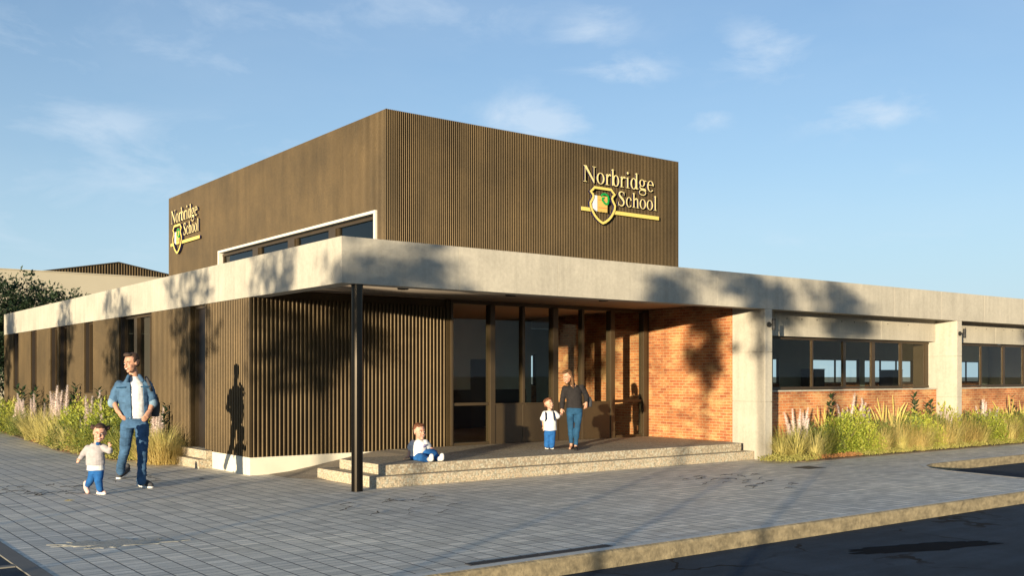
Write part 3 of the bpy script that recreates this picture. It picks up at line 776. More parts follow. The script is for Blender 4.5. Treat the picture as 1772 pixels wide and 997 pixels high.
def grass_mesh(name, mat, seed, n, L, w, spread, lean, bend):
    r = random.Random(seed); m = MB()
    for i in range(n):
        a = r.uniform(0, 6.283); q = spread*math.sqrt(r.random())
        blade(m, (q*math.cos(a), q*math.sin(a), 0), a+r.gauss(0,.5), abs(r.gauss(0,lean)), L*r.uniform(.55,1.1), w*r.uniform(.7,1.3), r.uniform(.3,1)*bend)
    return m.mesh(name, mat)
def spike_mesh(seed, H, mat_i):
    r = random.Random(seed); m = MB(); lx, ly = r.gauss(0,.05), r.gauss(0,.05)
    pts = [Vector((lx*t*t, ly*t*t, H*t)) for t in (0,.3,.55,.8,1)]
    m.tube(pts, [.006,.006,.005,.004,.002], 4, 1)
    for i in range(130):
        t = .42 + .58*i/130; a = i*2.4 + r.uniform(-.4,.4); p = Vector((lx*t*t, ly*t*t, H*t)); k = .075*(1.12-(t-.42)*1.45)+.010
        leaf(m, p, Vector((math.cos(a), math.sin(a), r.uniform(.1,.8))), Vector((0,0,1)), k*r.uniform(.8,1.3), k*.75, 0)
    return m.mesh('flower_spike', [LM['petal'], LM['stem']])
def plume_mesh(seed, H):
    r = random.Random(seed); m = MB(); lx, ly = r.gauss(0,.12), r.gauss(0,.12)
    f = lambda t: Vector((lx*t*t, ly*t*t, H*t))
    m.tube([f(t) for t in (0,.3,.6,1)], [.004,.004,.003,.002], 4, 0)
    for i in range(90):
        t = .58+.42*i/90; a = i*2.4; k = .024*math.sin(math.pi*min(1,max(.12,(1.02-t)/.44)))+.007
        leaf(m, f(t), Vector((math.cos(a), math.sin(a), 1.6)), Vector((0,0,1)), k*1.5, k*.6, 0)
    return m.mesh('plume', [LM['plume']])
def shrub_mesh(seed, n, rx, h, lw, mat):
    r = random.Random(seed); m = MB()
    for k in range(16):
        a = r.uniform(0,6.28); t = r.uniform(.2,.9)
        m.tube([(0,0,0),(rx*.4*t*math.cos(a),rx*.4*t*math.sin(a),h*.45),(rx*.8*t*math.cos(a),rx*.8*t*math.sin(a),h*r.uniform(.6,.9))],[.008,.006,.002],4,1)
    for i in range(n):
        a = r.uniform(0,6.283); u = r.random()**.45; ph = math.acos(1-r.random()*.98)
        k = 1 + .28*mnoise.noise(Vector((math.cos(a)*1.6, math.sin(a)*1.6, ph*1.8+seed)))
        p = Vector((rx*u*k*math.sin(ph)*math.cos(a), rx*u*k*math.sin(ph)*math.sin(a), .05+h*u*k*math.cos(ph)))
        d = Vector((p.x, p.y, p.z-.25*h)) + Vector((r.gauss(0,.25), r.gauss(0,.25), r.gauss(.1,.25)))
        L = lw*r.uniform(.7,1.4); leaf(m, p, d, Vector((r.gauss(0,.4), r.gauss(0,.4), 1)), L, L*.5, 0)
    return m.mesh('foliage', [mat, LM['stem']])
def broad_mesh(seed, H):
    r = random.Random(seed); m = MB(); ns = r.choice([2,3])
    for s in range(ns):
        lx, ly = r.gauss(0,.13), r.gauss(0,.13); h = H*r.uniform(.75,1)
        f = lambda t: Vector((lx*t, ly*t, h*t))
        m.tube([f(0), f(.5), f(.97)], [.012,.009,.004], 5, 1)
        for i in range(22):
            t = .35+.65*i/22; a = i*2.4+r.uniform(-.3,.3); L = (.20-.10*(t-.35))*r.uniform(.8,1.2)
            leaf(m, f(t), Vector((math.cos(a), math.sin(a), .25+.9*t*t)), Vector((0,0,1)), L, L*.42, 0, .12)
    return m.mesh('foliage', [LM['dark'], LM['stem']])

PROTO = dict(
    grass=[grass_mesh('blades', LM['straw'], s, 260, .95, .011, .13, .45, 1.5) for s in (1,2)],
    olive=[grass_mesh('blades', LM['greengrass'], s, 260, .85, .012, .22, .42, 1.2) for s in (3,4)],
    bronze=[grass_mesh('blades', LM['bronzegrass'], s, 340, .8, .007, .26, .5, 1.0) for s in (5,6)],
    plumeleaf=[grass_mesh('blades', LM['straw'], s, 120, .7, .011, .12, .28, .8) for s in (7,8)],
    plume=[plume_mesh(s, H) for s, H in ((1,1.0),(2,.92),(3,.84),(4,1.06))],
    spike=[spike_mesh(s, H, 0) for s, H in ((1,1.15),(2,1.0),(3,.88),(4,1.08))],
    spikeleaf=[grass_mesh('blades', LM['greengrass'], s, 70, .5, .02, .12, .5, 1.1) for s in (9,10)],
    shrub=[shrub_mesh(s, 1500, .48, .78, .062, LM['shrub']) for s in (1,2,3)],
    bush=[shrub_mesh(s, 1700, .46, .7, .055, LM['deep']) for s in (7,8)],
    broad=[broad_mesh(s, 1.2) for s in (1,2,3)],
)
ORD = 'first second third fourth fifth sixth seventh eighth ninth tenth eleventh twelfth thirteenth fourteenth fifteenth sixteenth seventeenth'.split()
KIND = dict(
    grass=('grass_clump','pale straw arching grass clump','grass'), olive=('grass_clump','olive green grass clump','grass'),
    bronze=('grass_clump','fine bronze wispy grass clump','grass'), plume=('plume_grass','upright grass with yellow plumes','grass'),
    spike=('flowering_plant','plant with tall pink white flower spikes','flower'), shrub=('leafy_shrub','bushy yellow green small leaved shrub','shrub'),
    bush=('leafy_shrub','mid green small leaved bush','shrub'),
    broad=('broad_leaf_plant','upright plant with big dark green leaves','plant'))
prnd = random.Random(77)
def plant(kind, x, y, sc_, label, n=None):
    nm, _, cat = KIND[kind]
    t = thing(nm, (x,y,.015), label, cat, KIND[kind][1]+'s in the beds', prnd.uniform(0,6.28))
    t.scale = (sc_,sc_,sc_*prnd.uniform(.92,1.08))
    def part(name, me, rz=0, off=(0,0,0), s=1, tilt=0):
        o = link_mesh(name, me, t); o.location = off; o.rotation_euler = (tilt*math.cos(rz), tilt*math.sin(rz), rz); o.scale = (s,s,s)
    if kind in ('grass','olive','bronze'): part('blades', prnd.choice(PROTO[kind]))
    elif kind in ('shrub','bush'): part('foliage', prnd.choice(PROTO[kind]))
    elif kind == 'broad': part('foliage', prnd.choice(PROTO['broad']))
    elif kind == 'plume':
        part('blades', prnd.choice(PROTO['plumeleaf']))
        for i in range(n or 9):
            a = i*2.4; part('plume', prnd.choice(PROTO['plume']), a, (.12*math.cos(a)*math.sqrt(i/9), .12*math.sin(a)*math.sqrt(i/9), 0), prnd.uniform(.8,1.05), .16*math.sqrt(i/9))
    else:
        part('leaves', prnd.choice(PROTO['spikeleaf']))
        for i in range(n or 5):
            a = i*2.4; part('flower_spike', prnd.choice(PROTO['spike']), a, (.15*math.cos(a)*math.sqrt(i/5), .15*math.sin(a)*math.sqrt(i/5), 0), prnd.uniform(.8,1.05), .10*math.sqrt(i/5))
FW = Vector((math.cos(R(52.805)), math.sin(R(52.805)))); RT = Vector((FW.y, -FW.x))
def x_at(u, y): d_ = FW + RT*((u-886)/1752.5); return d_.x*y/d_.y
def y_at(u, x): d_ = FW + RT*((u-886)/1752.5); return d_.y*x/d_.x
RB = [ # right bed: kind, u in the photo, y, scale, count
 ('grass',1378,11.88,.80,0),('grass',1410,11.84,.72,0),('grass',1352,12.05,.62,0),('olive',1362,12.3,.8,0),('olive',1425,12.15,.8,0),
 ('spike',1385,12.42,1.0,7),('spike',1470,12.45,1.08,7),('spike',1500,12.38,1.05,2),('spike',1627,12.40,1.05,2),('spike',1640,12.1,.8,3),('spike',1705,12.45,1.08,7),
 ('plume',1425,12.42,.88,7),('plume',1442,12.3,.84,7),('plume',1530,12.42,1.0,9),('plume',1548,12.3,1.0,9),('plume',1590,12.45,.8,7),('plume',1748,12.4,.95,9),('plume',1768,12.3,.95,9),
 ('shrub',1460,12.05,.95,0),('shrub',1478,12.25,1.05,0),('shrub',1500,11.95,.8,0),('shrub',1580,12.3,1.05,0),('shrub',1600,12.1,.9,0),('shrub',1690,12.2,.95,0),('shrub',1715,12.0,.85,0),('shrub',1780,12.1,.9,0),
 ('broad',1442,12.62,.98,0),('broad',1578,12.62,1.0,0),('broad',1612,12.58,1.05,0),('broad',1640,12.55,1.0,0),('broad',1652,12.62,.9,0),('broad',1766,12.6,1.1,0),
 ('bronze',1522,11.95,.8,0),('bronze',1560,12.0,.85,0),('bush',1398,12.3,.8,0),('bush',1432,12.2,.8,0),('shrub',1448,12.3,.9,0),('bush',1515,12.3,.95,0),('bush',1565,12.35,1.05,0),('bush',1620,12.25,.9,0),('shrub',1640,12.35,1.0,0),('bush',1668,12.3,.95,0),('shrub',1735,12.3,.95,0),('bush',1755,12.35,1.0,0),('bush',1795,12.2,.85,0),('grass',1530,11.86,.62,0),('grass',1560,11.84,.6,0),('grass',1605,11.85,.62,0),('grass',1650,11.85,.7,0),('grass',1700,11.85,.66,0),('grass',1745,11.85,.75,0),('grass',1775,11.9,.8,0),('bronze',1590,11.86,.75,0),('bronze',1630,11.95,.95,0),('bronze',1655,12.1,1.0,0),('bronze',1680,11.95,.85,0),('bronze',1740,11.95,.9,0),
 ('olive',1510,12.25,.95,0),('olive',1615,12.2,1.0,0),('olive',1665,12.3,1.0,0),('olive',1725,12.2,1.0,0),('olive',1760,12.0,.8,0),('olive',1790,12.2,.9,0),
]
def bed(lst, where, pos):
    cnt = {}
    for kind, *a in sorted(lst, key=lambda e: e[1]):
        cnt.setdefault(kind, 0); k = cnt[kind]; cnt[kind] += 1
        x, y, s_, n = pos(a)
        plant(kind, x, y, s_, f'{KIND[kind][1]}, {ORD[k]} {where}', n or None)
bed(RB, 'from left in right bed', lambda a: (x_at(a[0],a[1]), a[1], a[2], a[3]))
LB = [ # left bed: kind, u, x, scale, count
 ('shrub',4,5.95,1.1,0),('shrub',20,5.85,1.0,0),('shrub',-12,5.95,1.2,0),
 ('grass',88,5.62,1.15,0),('grass',70,5.6,1.1,0),('grass',103,5.6,1.0,0),('grass',52,5.62,.95,0),('grass',120,5.5,.8,0),('grass',262,5.95,.85,0),('grass',284,6.0,.85,0),('grass',270,6.1,.85,0),('grass',246,5.92,.7,0),
 ('broad',45,6.28,1.3,0),('broad',64,6.28,1.25,0),('broad',78,6.3,1.0,0),('broad',125,6.25,1.2,0),('broad',158,6.28,1.05,0),('broad',176,6.3,1.12,0),('broad',281,6.3,.9,0),
 ('spike',36,5.95,1.05,6),('spike',56,6.1,1.05,4),('spike',84,6.1,1.1,3),('spike',101,6.1,1.18,5),('spike',112,6.0,1.0,3),('spike',148,5.75,.85,3),('spike',160,5.9,1.0,5),('spike',184,5.9,.95,3),('spike',270,6.15,.95,4),
 ('shrub',118,5.85,.95,0),('shrub',132,5.95,1.15,0),('shrub',150,6.05,1.25,0),('shrub',168,6.0,1.25,0),('shrub',182,5.95,1.2,0),('shrub',196,6.0,1.2,0),('shrub',212,6.05,1.1,0),('shrub',232,6.1,1.0,0),
 ('olive',30,5.8,.9,0),('olive',140,5.62,.7,0),('olive',160,5.62,.75,0),('olive',186,5.68,.8,0),('olive',206,5.75,.8,0),('olive',226,5.8,.8,0),('olive',246,6.1,.9,0),('olive',290,6.2,.8,0),
 ('bush',108,5.62,.8,0),('bush',140,5.7,1.0,0),('bush',175,5.72,1.05,0),('bush',205,5.82,1.05,0),('bush',222,5.85,.9,0),('bush',35,5.75,.9,0),('bush',8,5.7,.9,0),('plume',12,6.1,1.0,9),('plume',24,6.0,1.0,7),('plume',142,6.15,.95,5),('bronze',275,5.9,.8,0),('bronze',292,6.05,.75,0),('bronze',255,5.8,.7,0),
]
bed(LB, 'from left in left bed', lambda a: (a[1], y_at(a[0],a[1]), a[2], a[3]))
def cover(name, mat, spots, label, seed, lw=.05):
    r = random.Random(seed); m = MB()
    for cx, cy, rx, ry, n, h in spots:
        for i in range(n):
            a = r.uniform(0,6.283); q = math.sqrt(r.random()); x, y = cx+rx*q*math.cos(a), cy+ry*q*math.sin(a)
            z = .02 + h*r.random()*(1-q*.7); b = r.uniform(0,6.283)
            leaf(m, (x,y,z), Vector((math.cos(b), math.sin(b), r.uniform(.2,1.2))), Vector((0,0,1)), lw*r.uniform(.7,1.5), lw*.5, 0)
    tag(m.build(name, mat), label, 'ground cover', kind='stuff')
cover('ground_cover', LM['red'], [(x_at(u,11.72),11.72,.3,.11,110,.10) for u in (1412,1430,1448,1464,1476)], 'red orange ground cover along the front of the right bed', 1)
cover('ground_cover', LM['cover'], [(x_at(u,y),y,.34,.17,230,.15) for u,y in ((1335,12.0),(1345,11.95),(1365,11.72),(1385,11.70),(1400,11.72),(1495,11.76),(1515,11.74),(1535,11.78),(1560,11.78),(1590,11.76),(1620,11.74),(1640,11.72),(1660,11.72),(1690,11.74),(1720,11.72),(1750,11.72),(1775,11.74))], 'pale green low ground cover along the front of the right bed', 2)
cover('ground_cover', LM['cover'], [(x_, y_at(u,x_),.2,.5,260,.2) for u,x_ in ((5,5.82),(30,5.75),(60,5.6),(85,5.5),(105,5.42),(125,5.4),(145,5.42),(165,5.48),(185,5.56),(205,5.64),(225,5.78),(245,5.92),(265,6.1),(285,6.2))], 'low pale ground cover along the paved edge of the left bed', 3)
cover('ground_cover', LM['red'], [(x_, y_at(u,x_),.12,.3,40,.12) for u,x_ in ((12,5.72),(24,5.7),(62,5.5),(120,5.35),(150,5.38))], 'small red plants along the paved edge of the left bed', 4)

# ------------------------------------------------------------------ trees
def crown_mesh(seed, lobes, n, L, mat, name='crown', gap=-.22):
    r = random.Random(seed); m = MB(); tot = sum(a[3]*a[4]*a[5] for a in lobes)
    for cx, cy, cz, rx, ry, rz in lobes:
        for i in range(int(n*rx*ry*rz/tot)):
            v = Vector((r.gauss(0,1), r.gauss(0,1), r.gauss(0,1))).normalized()
            k = 1 + .35*mnoise.noise(v*2.1+Vector((seed,cx,cz))) + .22*mnoise.noise(v*5+Vector((cy,seed,0)))
            u = r.random()**.42*k
            p = Vector((cx+rx*u*v.x, cy+ry*u*v.y, cz+rz*u*v.z))
            if mnoise.noise(p*1.7+Vector((seed,0,0))) < gap: continue
            d_ = v + Vector((r.gauss(0,.5), r.gauss(0,.5), r.gauss(-.15,.4)))
            q = L*r.uniform(.7,1.4); leaf(m, p, d_, Vector((r.gauss(0,.5), r.gauss(0,.5), 1)), q, q*.55, 0)
    return m.mesh(name, [mat])
def trunk_mesh(seed, h, r0, lobes):
    r = random.Random(seed); m = MB()
    m.tube([(0,0,-.02),(.02,.01,h*.4),(-.02,.03,h*.75),(0,0,h)], [r0*1.25,r0,r0*.8,r0*.55], 9)
    for cx, cy, cz, rx, ry, rz in lobes:
        m.tube([(0,0,h*.7),(cx*.45,cy*.45,(h*.75+cz)/2),(cx,cy,cz+rz*.4)], [r0*.5,r0*.32,r0*.1], 6)
    return m.mesh('trunk', [MAT['bark']])
lob = [(-2.0,0,3.2,2.0,1.6,1.6),(0,.2,3.3,1.8,1.5,1.35),(1.5,0,2.9,1.6,1.3,1.25),(-1.2,-.5,1.7,1.6,1.2,1.4),(-2.9,-.4,1.9,1.3,1.2,1.9),(.6,-.2,2.0,1.5,1.2,1.1)]
lob = [(a*1.12,b,c*1.05+.12,d*1.15,e*1.1,f*1.12) for a,b,c,d,e,f in lob]
t = thing('tree', (7.2,37.6,0), 'dark leafy tree behind the far left end of the school roof', 'tree')
link_mesh('crown', crown_mesh(11, lob, 60000, .12, LM['tree']), t); link_mesh('trunk', trunk_mesh(1, 2.6, .13, lob), t)
# street trees behind the viewer that throw the dappled shade over the facade
def lobes_for(seed, w_, z0, z1):
    r = random.Random(seed); out = []; h = z1-z0
    for k in range(7):
        q = k/6; rr = w_*(.42+.58*math.sin(math.pi*min(1,.18+q*.75)))
        out.append((r.gauss(0,.22*w_), r.gauss(0,.22*w_), z0+h*(.12+.76*q), rr*.62, rr*.62, h*.2))
    return out
SH = [ # across, along, half width, crown bottom, crown top
 (25.6,6.5,1.1,2.1,4.5),(20.1,3.5,1.4,1.75,4.5),(15.95,1.5,1.45,1.95,4.5),(12.1,-.5,1.35,2.0,4.5),(9.15,-3.5,1.2,2.15,4.45),(6.75,-4.5,1.05,2.75,4.45),(3.85,-3.5,.55,2.55,4.4),(2.65,-.5,.8,3.0,4.6),(1.45,-.5,.85,2.9,4.5),(-3.2,-1,.85,3.1,4.6)]
for i, (w_, a_, hw, z0, z1) in enumerate(SH):
    p = C1*(a_-3) + N1*w_; z0 += .5; z1 += .45; lb = lobes_for(40+i, hw, z0, z1)
    t = thing('street_tree', (p.x,p.y,0), 'slender young street tree beside the forecourt, outside the picture, throwing dappled shade on the facade', 'tree', 'street trees shading the facade')
    link_mesh('crown', crown_mesh(60+i, lb, 1800 if i < 4 else 1300, .19, LM['tree'], gap=-.05), t); link_mesh('trunk', trunk_mesh(20+i, z0+.6, .05, lb), t)
# ================================================================== PEOPLE
F3 = Vector((FW.x, FW.y, 0)); R3 = Vector((RT.x, RT.y, 0)); U3 = Vector((0,0,1)); EYE = Vector((0,0,1.6))
class Fig:
    """closed pieces (world coordinates) that a voxel remesh fuses into one continuous skin"""
    def __init__(s): s.bm = bmesh.new()
    def ball(s, c, r, axes=None):
        rr = r if isinstance(r, (tuple, list)) else (r, r, r)
        ax = axes or (Vector((1,0,0)), Vector((0,1,0)), Vector((0,0,1)))
        M = Matrix(((ax[0].x*rr[0], ax[1].x*rr[1], ax[2].x*rr[2], c[0]), (ax[0].y*rr[0], ax[1].y*rr[1], ax[2].y*rr[2], c[1]), (ax[0].z*rr[0], ax[1].z*rr[1], ax[2].z*rr[2], c[2]), (0,0,0,1)))
        bmesh.ops.create_icosphere(s.bm, subdivisions=2, radius=1, matrix=M); return s
    def limb(s, pts, rad):
        P = [Vector(p) for p in pts]
        for p, r in zip(P, rad): s.ball(p, r)
        for a, b, ra, rb in zip(P[:-1], P[1:], rad[:-1], rad[1:]):
            d = b-a
            if d.length < 1e-4: continue
            q = d.to_track_quat('Z','Y').to_matrix().to_4x4()
            bmesh.ops.create_cone(s.bm, cap_ends=True, segments=14, radius1=ra, radius2=rb, depth=d.length, matrix=Matrix.Translation((a+b)/2) @ q)
        return s
    def loft(s, rings, ax=R3, ay=F3, seg=20):
        L = []
        for c, rx, ry in rings:
            c = Vector(c); L.append([s.bm.verts.new(c + ax*(rx*math.cos(2*math.pi*i/seg)) + ay*(ry*math.sin(2*math.pi*i/seg))) for i in range(seg)])
        for A, B in zip(L[:-1], L[1:]):
            for i in range(seg): s.bm.faces.new((A[i], A[(i+1)%seg], B[(i+1)%seg], B[i]))
        s.bm.faces.new(L[0][::-1]); s.bm.faces.new(L[-1]); return s
    def fuse(s, name, mat, parent, vox, smooth=5, post=None, floor=None, wr=0.0):
        bmesh.ops.recalc_face_normals(s.bm, faces=s.bm.faces)
        me = bpy.data.meshes.new('tmp'); s.bm.to_mesh(me); s.bm.free()
        o = bpy.data.objects.new('tmp', me); COL.objects.link(o)
        m = o.modifiers.new('r','REMESH'); m.mode = 'VOXEL'; m.voxel_size = vox
        if smooth: k_ = o.modifiers.new('s','SMOOTH'); k_.factor = .5; k_.iterations = smooth
        dg = bpy.context.evaluated_depsgraph_get(); me2 = bpy.data.meshes.new_from_object(o.evaluated_get(dg))
        bpy.data.objects.remove(o); bpy.data.meshes.remove(me)
        b = bmesh.new(); b.from_mesh(me2)
        if floor is not None:
            for v in b.verts: v.co.z = max(v.co.z, floor)
        if wr:
            for v in b.verts: v.co += v.normal*(wr*mnoise.noise(Vector((v.co.x*9, v.co.y*9, v.co.z*16))) + wr*.75*mnoise.noise(Vector((v.co.x*14+v.co.z*6, v.co.y*14, v.co.z*38))))
        if post: post(b)
        off = ORG[parent]
        for v in b.verts: v.co -= off
        b.to_mesh(me2); b.free(); me2.name = name
        me2.materials.clear(); me2.materials.append(mat)
        me2.polygons.foreach_set('use_smooth', [True]*len(me2.polygons))
        return link_mesh(name, me2, parent)
def hand(fig, wrist, tip, palm_n, size, curl=.5, thumb=1):
    """palm, four unequal bent fingers and a thumb leaving the side of the palm"""
    w_ = Vector(wrist); d = (Vector(tip)-w_).normalized(); n = Vector(palm_n); n = (n-d*n.dot(d)).normalized(); sd = d.cross(n)*thumb
    pl_ = size*.5
    fig.loft([(w_ + d*(pl_*t), size*wx, size*.12) for t, wx in ((0,.15),(.3,.2),(.7,.225),(1.0,.21))], sd, n, 14)
    for i, (o_, l) in enumerate(zip((.16,.055,-.055,-.155), (.44,.5,.46,.36))):
        p = w_ + d*(pl_*.9) + sd*(size*o_); c = curl*(.8+.12*i); r_ = size*.05; q = [p]; a = c*.35
        for k_ in (.45,.33,.26):
            p = p + (d*math.cos(a) + n*math.sin(a))*(size*l*k_); q.append(p); a += c
        fig.limb(q, [r_*1.1,r_,r_*.92,r_*.75])
    p = w_ + d*(pl_*.25) + sd*(size*.17)
    fig.limb([p, p+(d*.6+sd*.75+n*.2).normalized()*size*.2, p+(d*.6+sd*.75+n*.2).normalized()*size*.2+(d*.9+sd*.2+n*.4).normalized()*size*.2], [size*.065,size*.058,size*.042])
EYEM = mottled('dark brown eye', (.02,.012,.008), .25, .05, 5)
EYEW = mottled('eye white', (.7,.68,.66), .3, .03, 5)
LIP = mottled('lip red', (.36,.12,.09), .5, .05, 5)
TEETH = mottled('teeth white', (.75,.72,.68), .4, .03, 5)
def skin_mat(name, c):
    m, nt, b = new_mat(name)
    lk(nt, ramp(nt, noise(nt, obj_coords(nt), 14, 4), [(.3, vary(c,.9)),(.7,(c[0]*1.1, c[1]*1.02, c[2]))]), b.inputs['Base Color'])
    b.inputs['Roughness'].default_value = .55; b.inputs['Subsurface Weight'].default_value = .12; b.inputs['Subsurface Radius'].default_value = (.02,.008,.004); b.inputs['Subsurface Scale'].default_value = .3
    return m
SKIN = skin_mat('tanned skin', (.40,.22,.145)); SKINC = skin_mat('fair child skin', (.46,.265,.19))
def head_axes(yaw, pitch=0, roll=0):
    """yaw > 0 turns the face to the picture's right, pitch > 0 looks up"""
    fr = (-F3*math.cos(yaw) + R3*math.sin(yaw)).normalized(); x = U3.cross(fr).normalized()*-1
    fr2 = (fr*math.cos(pitch)+U3*math.sin(pitch)).normalized(); z = (U3*math.cos(pitch)-fr*math.sin(pitch)).normalized()
    x2 = (x*math.cos(roll)+z*math.sin(roll)); z2 = (z*math.cos(roll)-x*math.sin(roll))
    return x2, -fr2, z2
def head(fig, chin, H, ax, child=False):
    X, Yb, Zu = ax; P = lambda x, y, z: Vector(chin) + X*(x*H) + Yb*(y*H) + Zu*(z*H)
    B = lambda c, r: fig.ball(P(*c), tuple(H*k for k in r), ax)
    ck = 1.12 if child else 1.0
    B((0,.08,.62),(.355,.41,.39)); B((0,-.06,.30),(.27*ck,.26,.27)); B((0,-.20,.07),(.11,.10,.075))
    B((.14*ck,-.18,.32),(.12,.13,.13)); B((-.14*ck,-.18,.32),(.12,.13,.13)); B((0,-.25,.57),(.23,.10,.07))
    B((0,-.335,.42),(.042,.06,.10)); B((0,-.375,.35),(.062,.06,.045)); B((.05,-.33,.34),(.04,.05,.035)); B((-.05,-.33,.34),(.04,.05,.035))
    B((0,-.27,.21),(.10,.07,.06))
    for s_ in (1,-1): B((s_*.335,.06,.47),(.035,.075,.115))
    return P
def face(parent, P, H, ax, smile=1, browm=None):
    X, Yb, Zu = ax
    for s_ in (1,-1):
        f = Fig(); f.ball(P(s_*.125,-.315,.485), (H*.055,H*.03,H*.028), ax); e = f.fuse('eye', EYEW, parent, H*.012, 2)
        f = Fig(); f.ball(P(s_*.125,-.335,.485), (H*.026,H*.02,H*.027), ax); f.fuse('iris', EYEM, e, H*.010, 1)
        f = Fig(); f.limb([P(s_*.055,-.345,.555), P(s_*.13,-.345,.575), P(s_*.20,-.30,.555)], [H*.014,H*.02,H*.012]); f.fuse('eyebrow', browm or EYEM, parent, H*.012, 1)
    f = Fig(); f.limb([P(-.105,-.305,.225+.02*smile), P(-.05,-.335,.205), P(.05,-.335,.205), P(.105,-.305,.225+.02*smile)], [H*.016,H*.03,H*.03,H*.016]); m = f.fuse('mouth', LIP, parent, H*.012, 1)
    if smile:
        f = Fig(); f.limb([P(-.07,-.345,.216), P(0,-.362,.208), P(.07,-.345,.216)], [H*.012,H*.018,H*.012]); f.fuse('teeth', TEETH, m, H*.009, 1)
def fabric(name, c, var=.15, scale=18):
    m, nt, b = new_mat(name); p = obj_coords(nt)
    c_ = ramp(nt, noise(nt, p, scale, 5), [(.3, vary(c,1-var)),(.7, vary(c,1+var))])
    c_ = mix(nt, 1.0, c_, ramp(nt, noise(nt, p, 260, 2), [(.3,(.85,)*3),(.7,(1.12,)*3)]), 'MULTIPLY')
    lk(nt, c_, b.inputs['Base Color']); b.inputs['Roughness'].default_value = .9; b.inputs['Specular IOR Level'].default_value = .2
    bump(nt, b, noise(nt, p, 22, 4), .35, .01); return m
DENIM = fabric('blue denim', (.05,.105,.185), .3, 9); JEAN = fabric('blue jeans', (.04,.09,.17), .4, 7); JEAND = fabric('dark blue jeans', (.014,.055,.115), .35, 8)
TEE = fabric('white cotton', (.52,.52,.535), .1); GREYK = fabric('grey knit', (.32,.30,.31), .1, 25); ROYAL = fabric('royal blue cotton', (.014,.085,.26), .2)
BLACKK = fabric('black knit', (.018,.016,.017), .2); NAVY = fabric('navy backpack cloth', (.012,.022,.05), .2); GREYS = fabric('dark grey canvas', (.06,.06,.065), .15)
PINK = fabric('pale pink shoe', (.62,.42,.38), .08); SOLE = mottled('white rubber sole', (.72,.71,.69), .6, .04, 6); WSHOE = fabric('white shoe', (.58,.57,.56), .05); BAGM = fabric('charcoal bag', (.05,.05,.055), .2)
HB = mottled('short brown hair', (.04,.02,.01), .75, .45, 40, stretch=(1,1,.4)); HD = mottled('dark brown child hair', (.04,.017,.01), .75, .45, 40); HR = mottled('auburn child hair', (.10,.034,.012), .75, .45, 45); HL = mottled('long dark blonde hair', (.085,.038,.012), .75, .4, 50, stretch=(1,1,.2))
def mapper(u0, v0, k_, t0):
    def J(cx, cy, d=0.0):
        u, v, t = u0+cx/k_, v0+cy/k_, t0+d
        return EYE + (F3 + R3*((u-886)/1752.5) + U3*((650-v)/1752.5))*t
    return J
def ground_at(J, cx, cy, zg):
    a = J(cx, cy, 0)-EYE; return EYE + a*((zg-1.6)/a.z)
def shoe(parent, heel, toe, zg, w_, h_, mat, sole=SOLE, lift=0.0):
    heel, toe = Vector(heel), Vector(toe); heel.z = toe.z = zg
    f = Fig(); m = heel.lerp(toe,.6); q = Vector((0,0,1))
    f.limb([heel+q*(h_*.55+lift), m+q*(h_*.42+lift*.4), toe+q*(h_*.33)], [w_*.5,w_*.56,w_*.42]); f.ball(heel+q*(h_*.85+lift), w_*.48)
    s = f.fuse('shoe', mat, parent, .006, 4, floor=zg+.012)
    f = Fig(); f.limb([heel+q*(.02+lift), m+q*(.02+lift*.4), toe+q*.02], [w_*.55,w_*.6,w_*.47])
    def flat(b):
        for v in b.verts:
            base = zg + max(0, lift*(1-((v.co-heel).dot(toe-heel)/max(1e-6,(toe-heel).length_squared))*1.1)) if lift else zg
            v.co.z = min(max(v.co.z, base+.001), base+.024)
    f.fuse('sole', sole, s, .006, 2, post=flat)

# ---- man walking, hands at his pockets
t0 = 1752.5*1.6/194; J = mapper(100,580,3.323,t0)
base = ground_at(J, 455, 870, 0)
man = thing('person', tuple(base), 'tall walking man in open blue denim jacket, white shirt and jeans, hands at pockets', 'person')
ax = head_axes(R(-28), R(-4), R(-3)); H = .272
b = Fig(); chin = J(426,216,-.07); P = head(b, chin, H, ax)
b.limb([J(440,250,.02), J(434,205,.0)], [.066,.062])
b.loft([(J(440,520,0),.165,.11),(J(440,470,0),.155,.105),(J(438,400,0),.165,.11),(J(434,330,0),.175,.11),(J(434,290,0),.15,.09),(J(437,248,0),.075,.065)])
b.limb([J(362,300,0), J(322,383,.03), J(346,440,-.08)], [.045,.040,.033]); hand(b, J(347,436,-.09), J(372,480,-.13), R3*.6+F3*.4, .20, .55, -1)
b.limb([J(507,298,.02), J(545,390,.06), J(529,440,-.05)], [.05,.045,.033]); hand(b, J(529,436,-.06), J(503,480,-.12), -R3*.6+F3*.4, .20, .55, 1)
b.limb([J(400,515,0), J(388,650,.06), J(362,790,.3)], [.07,.05,.04]); b.limb([J(482,515,0), J(487,665,-.1), J(482,845,-.15)], [.07,.05,.04])
b.fuse('body', SKIN, man, .007, 4)
face(man, P, H, ax, 1, HB)
h = Fig(); h.ball(P(0,.13,.72), (H*.355,H*.39,H*.34), ax); h.ball(P(0,-.16,.93), (H*.25,H*.19,H*.12), ax); h.ball(P(.1,-.1,.95), (H*.2,H*.22,H*.12), ax); h.ball(P(0,.3,.5), (H*.27,H*.19,H*.25), ax)
for s_ in (1,-1): h.ball(P(s_*.3,.0,.62), (H*.06,H*.12,H*.14), ax)
h.fuse('hair', HB, man, .007, 2, wr=.006)
f = Fig(); f.loft([(J(445,492,-.0),.150,.118),(J(442,440,0),.160,.122),(J(436,350,0),.19,.14),(J(434,290,0),.175,.118),(J(437,254,.01),.10,.085),(J(439,238,.01),.075,.075)])
f.fuse('shirt', TEE, man, .008, 4, wr=.006)
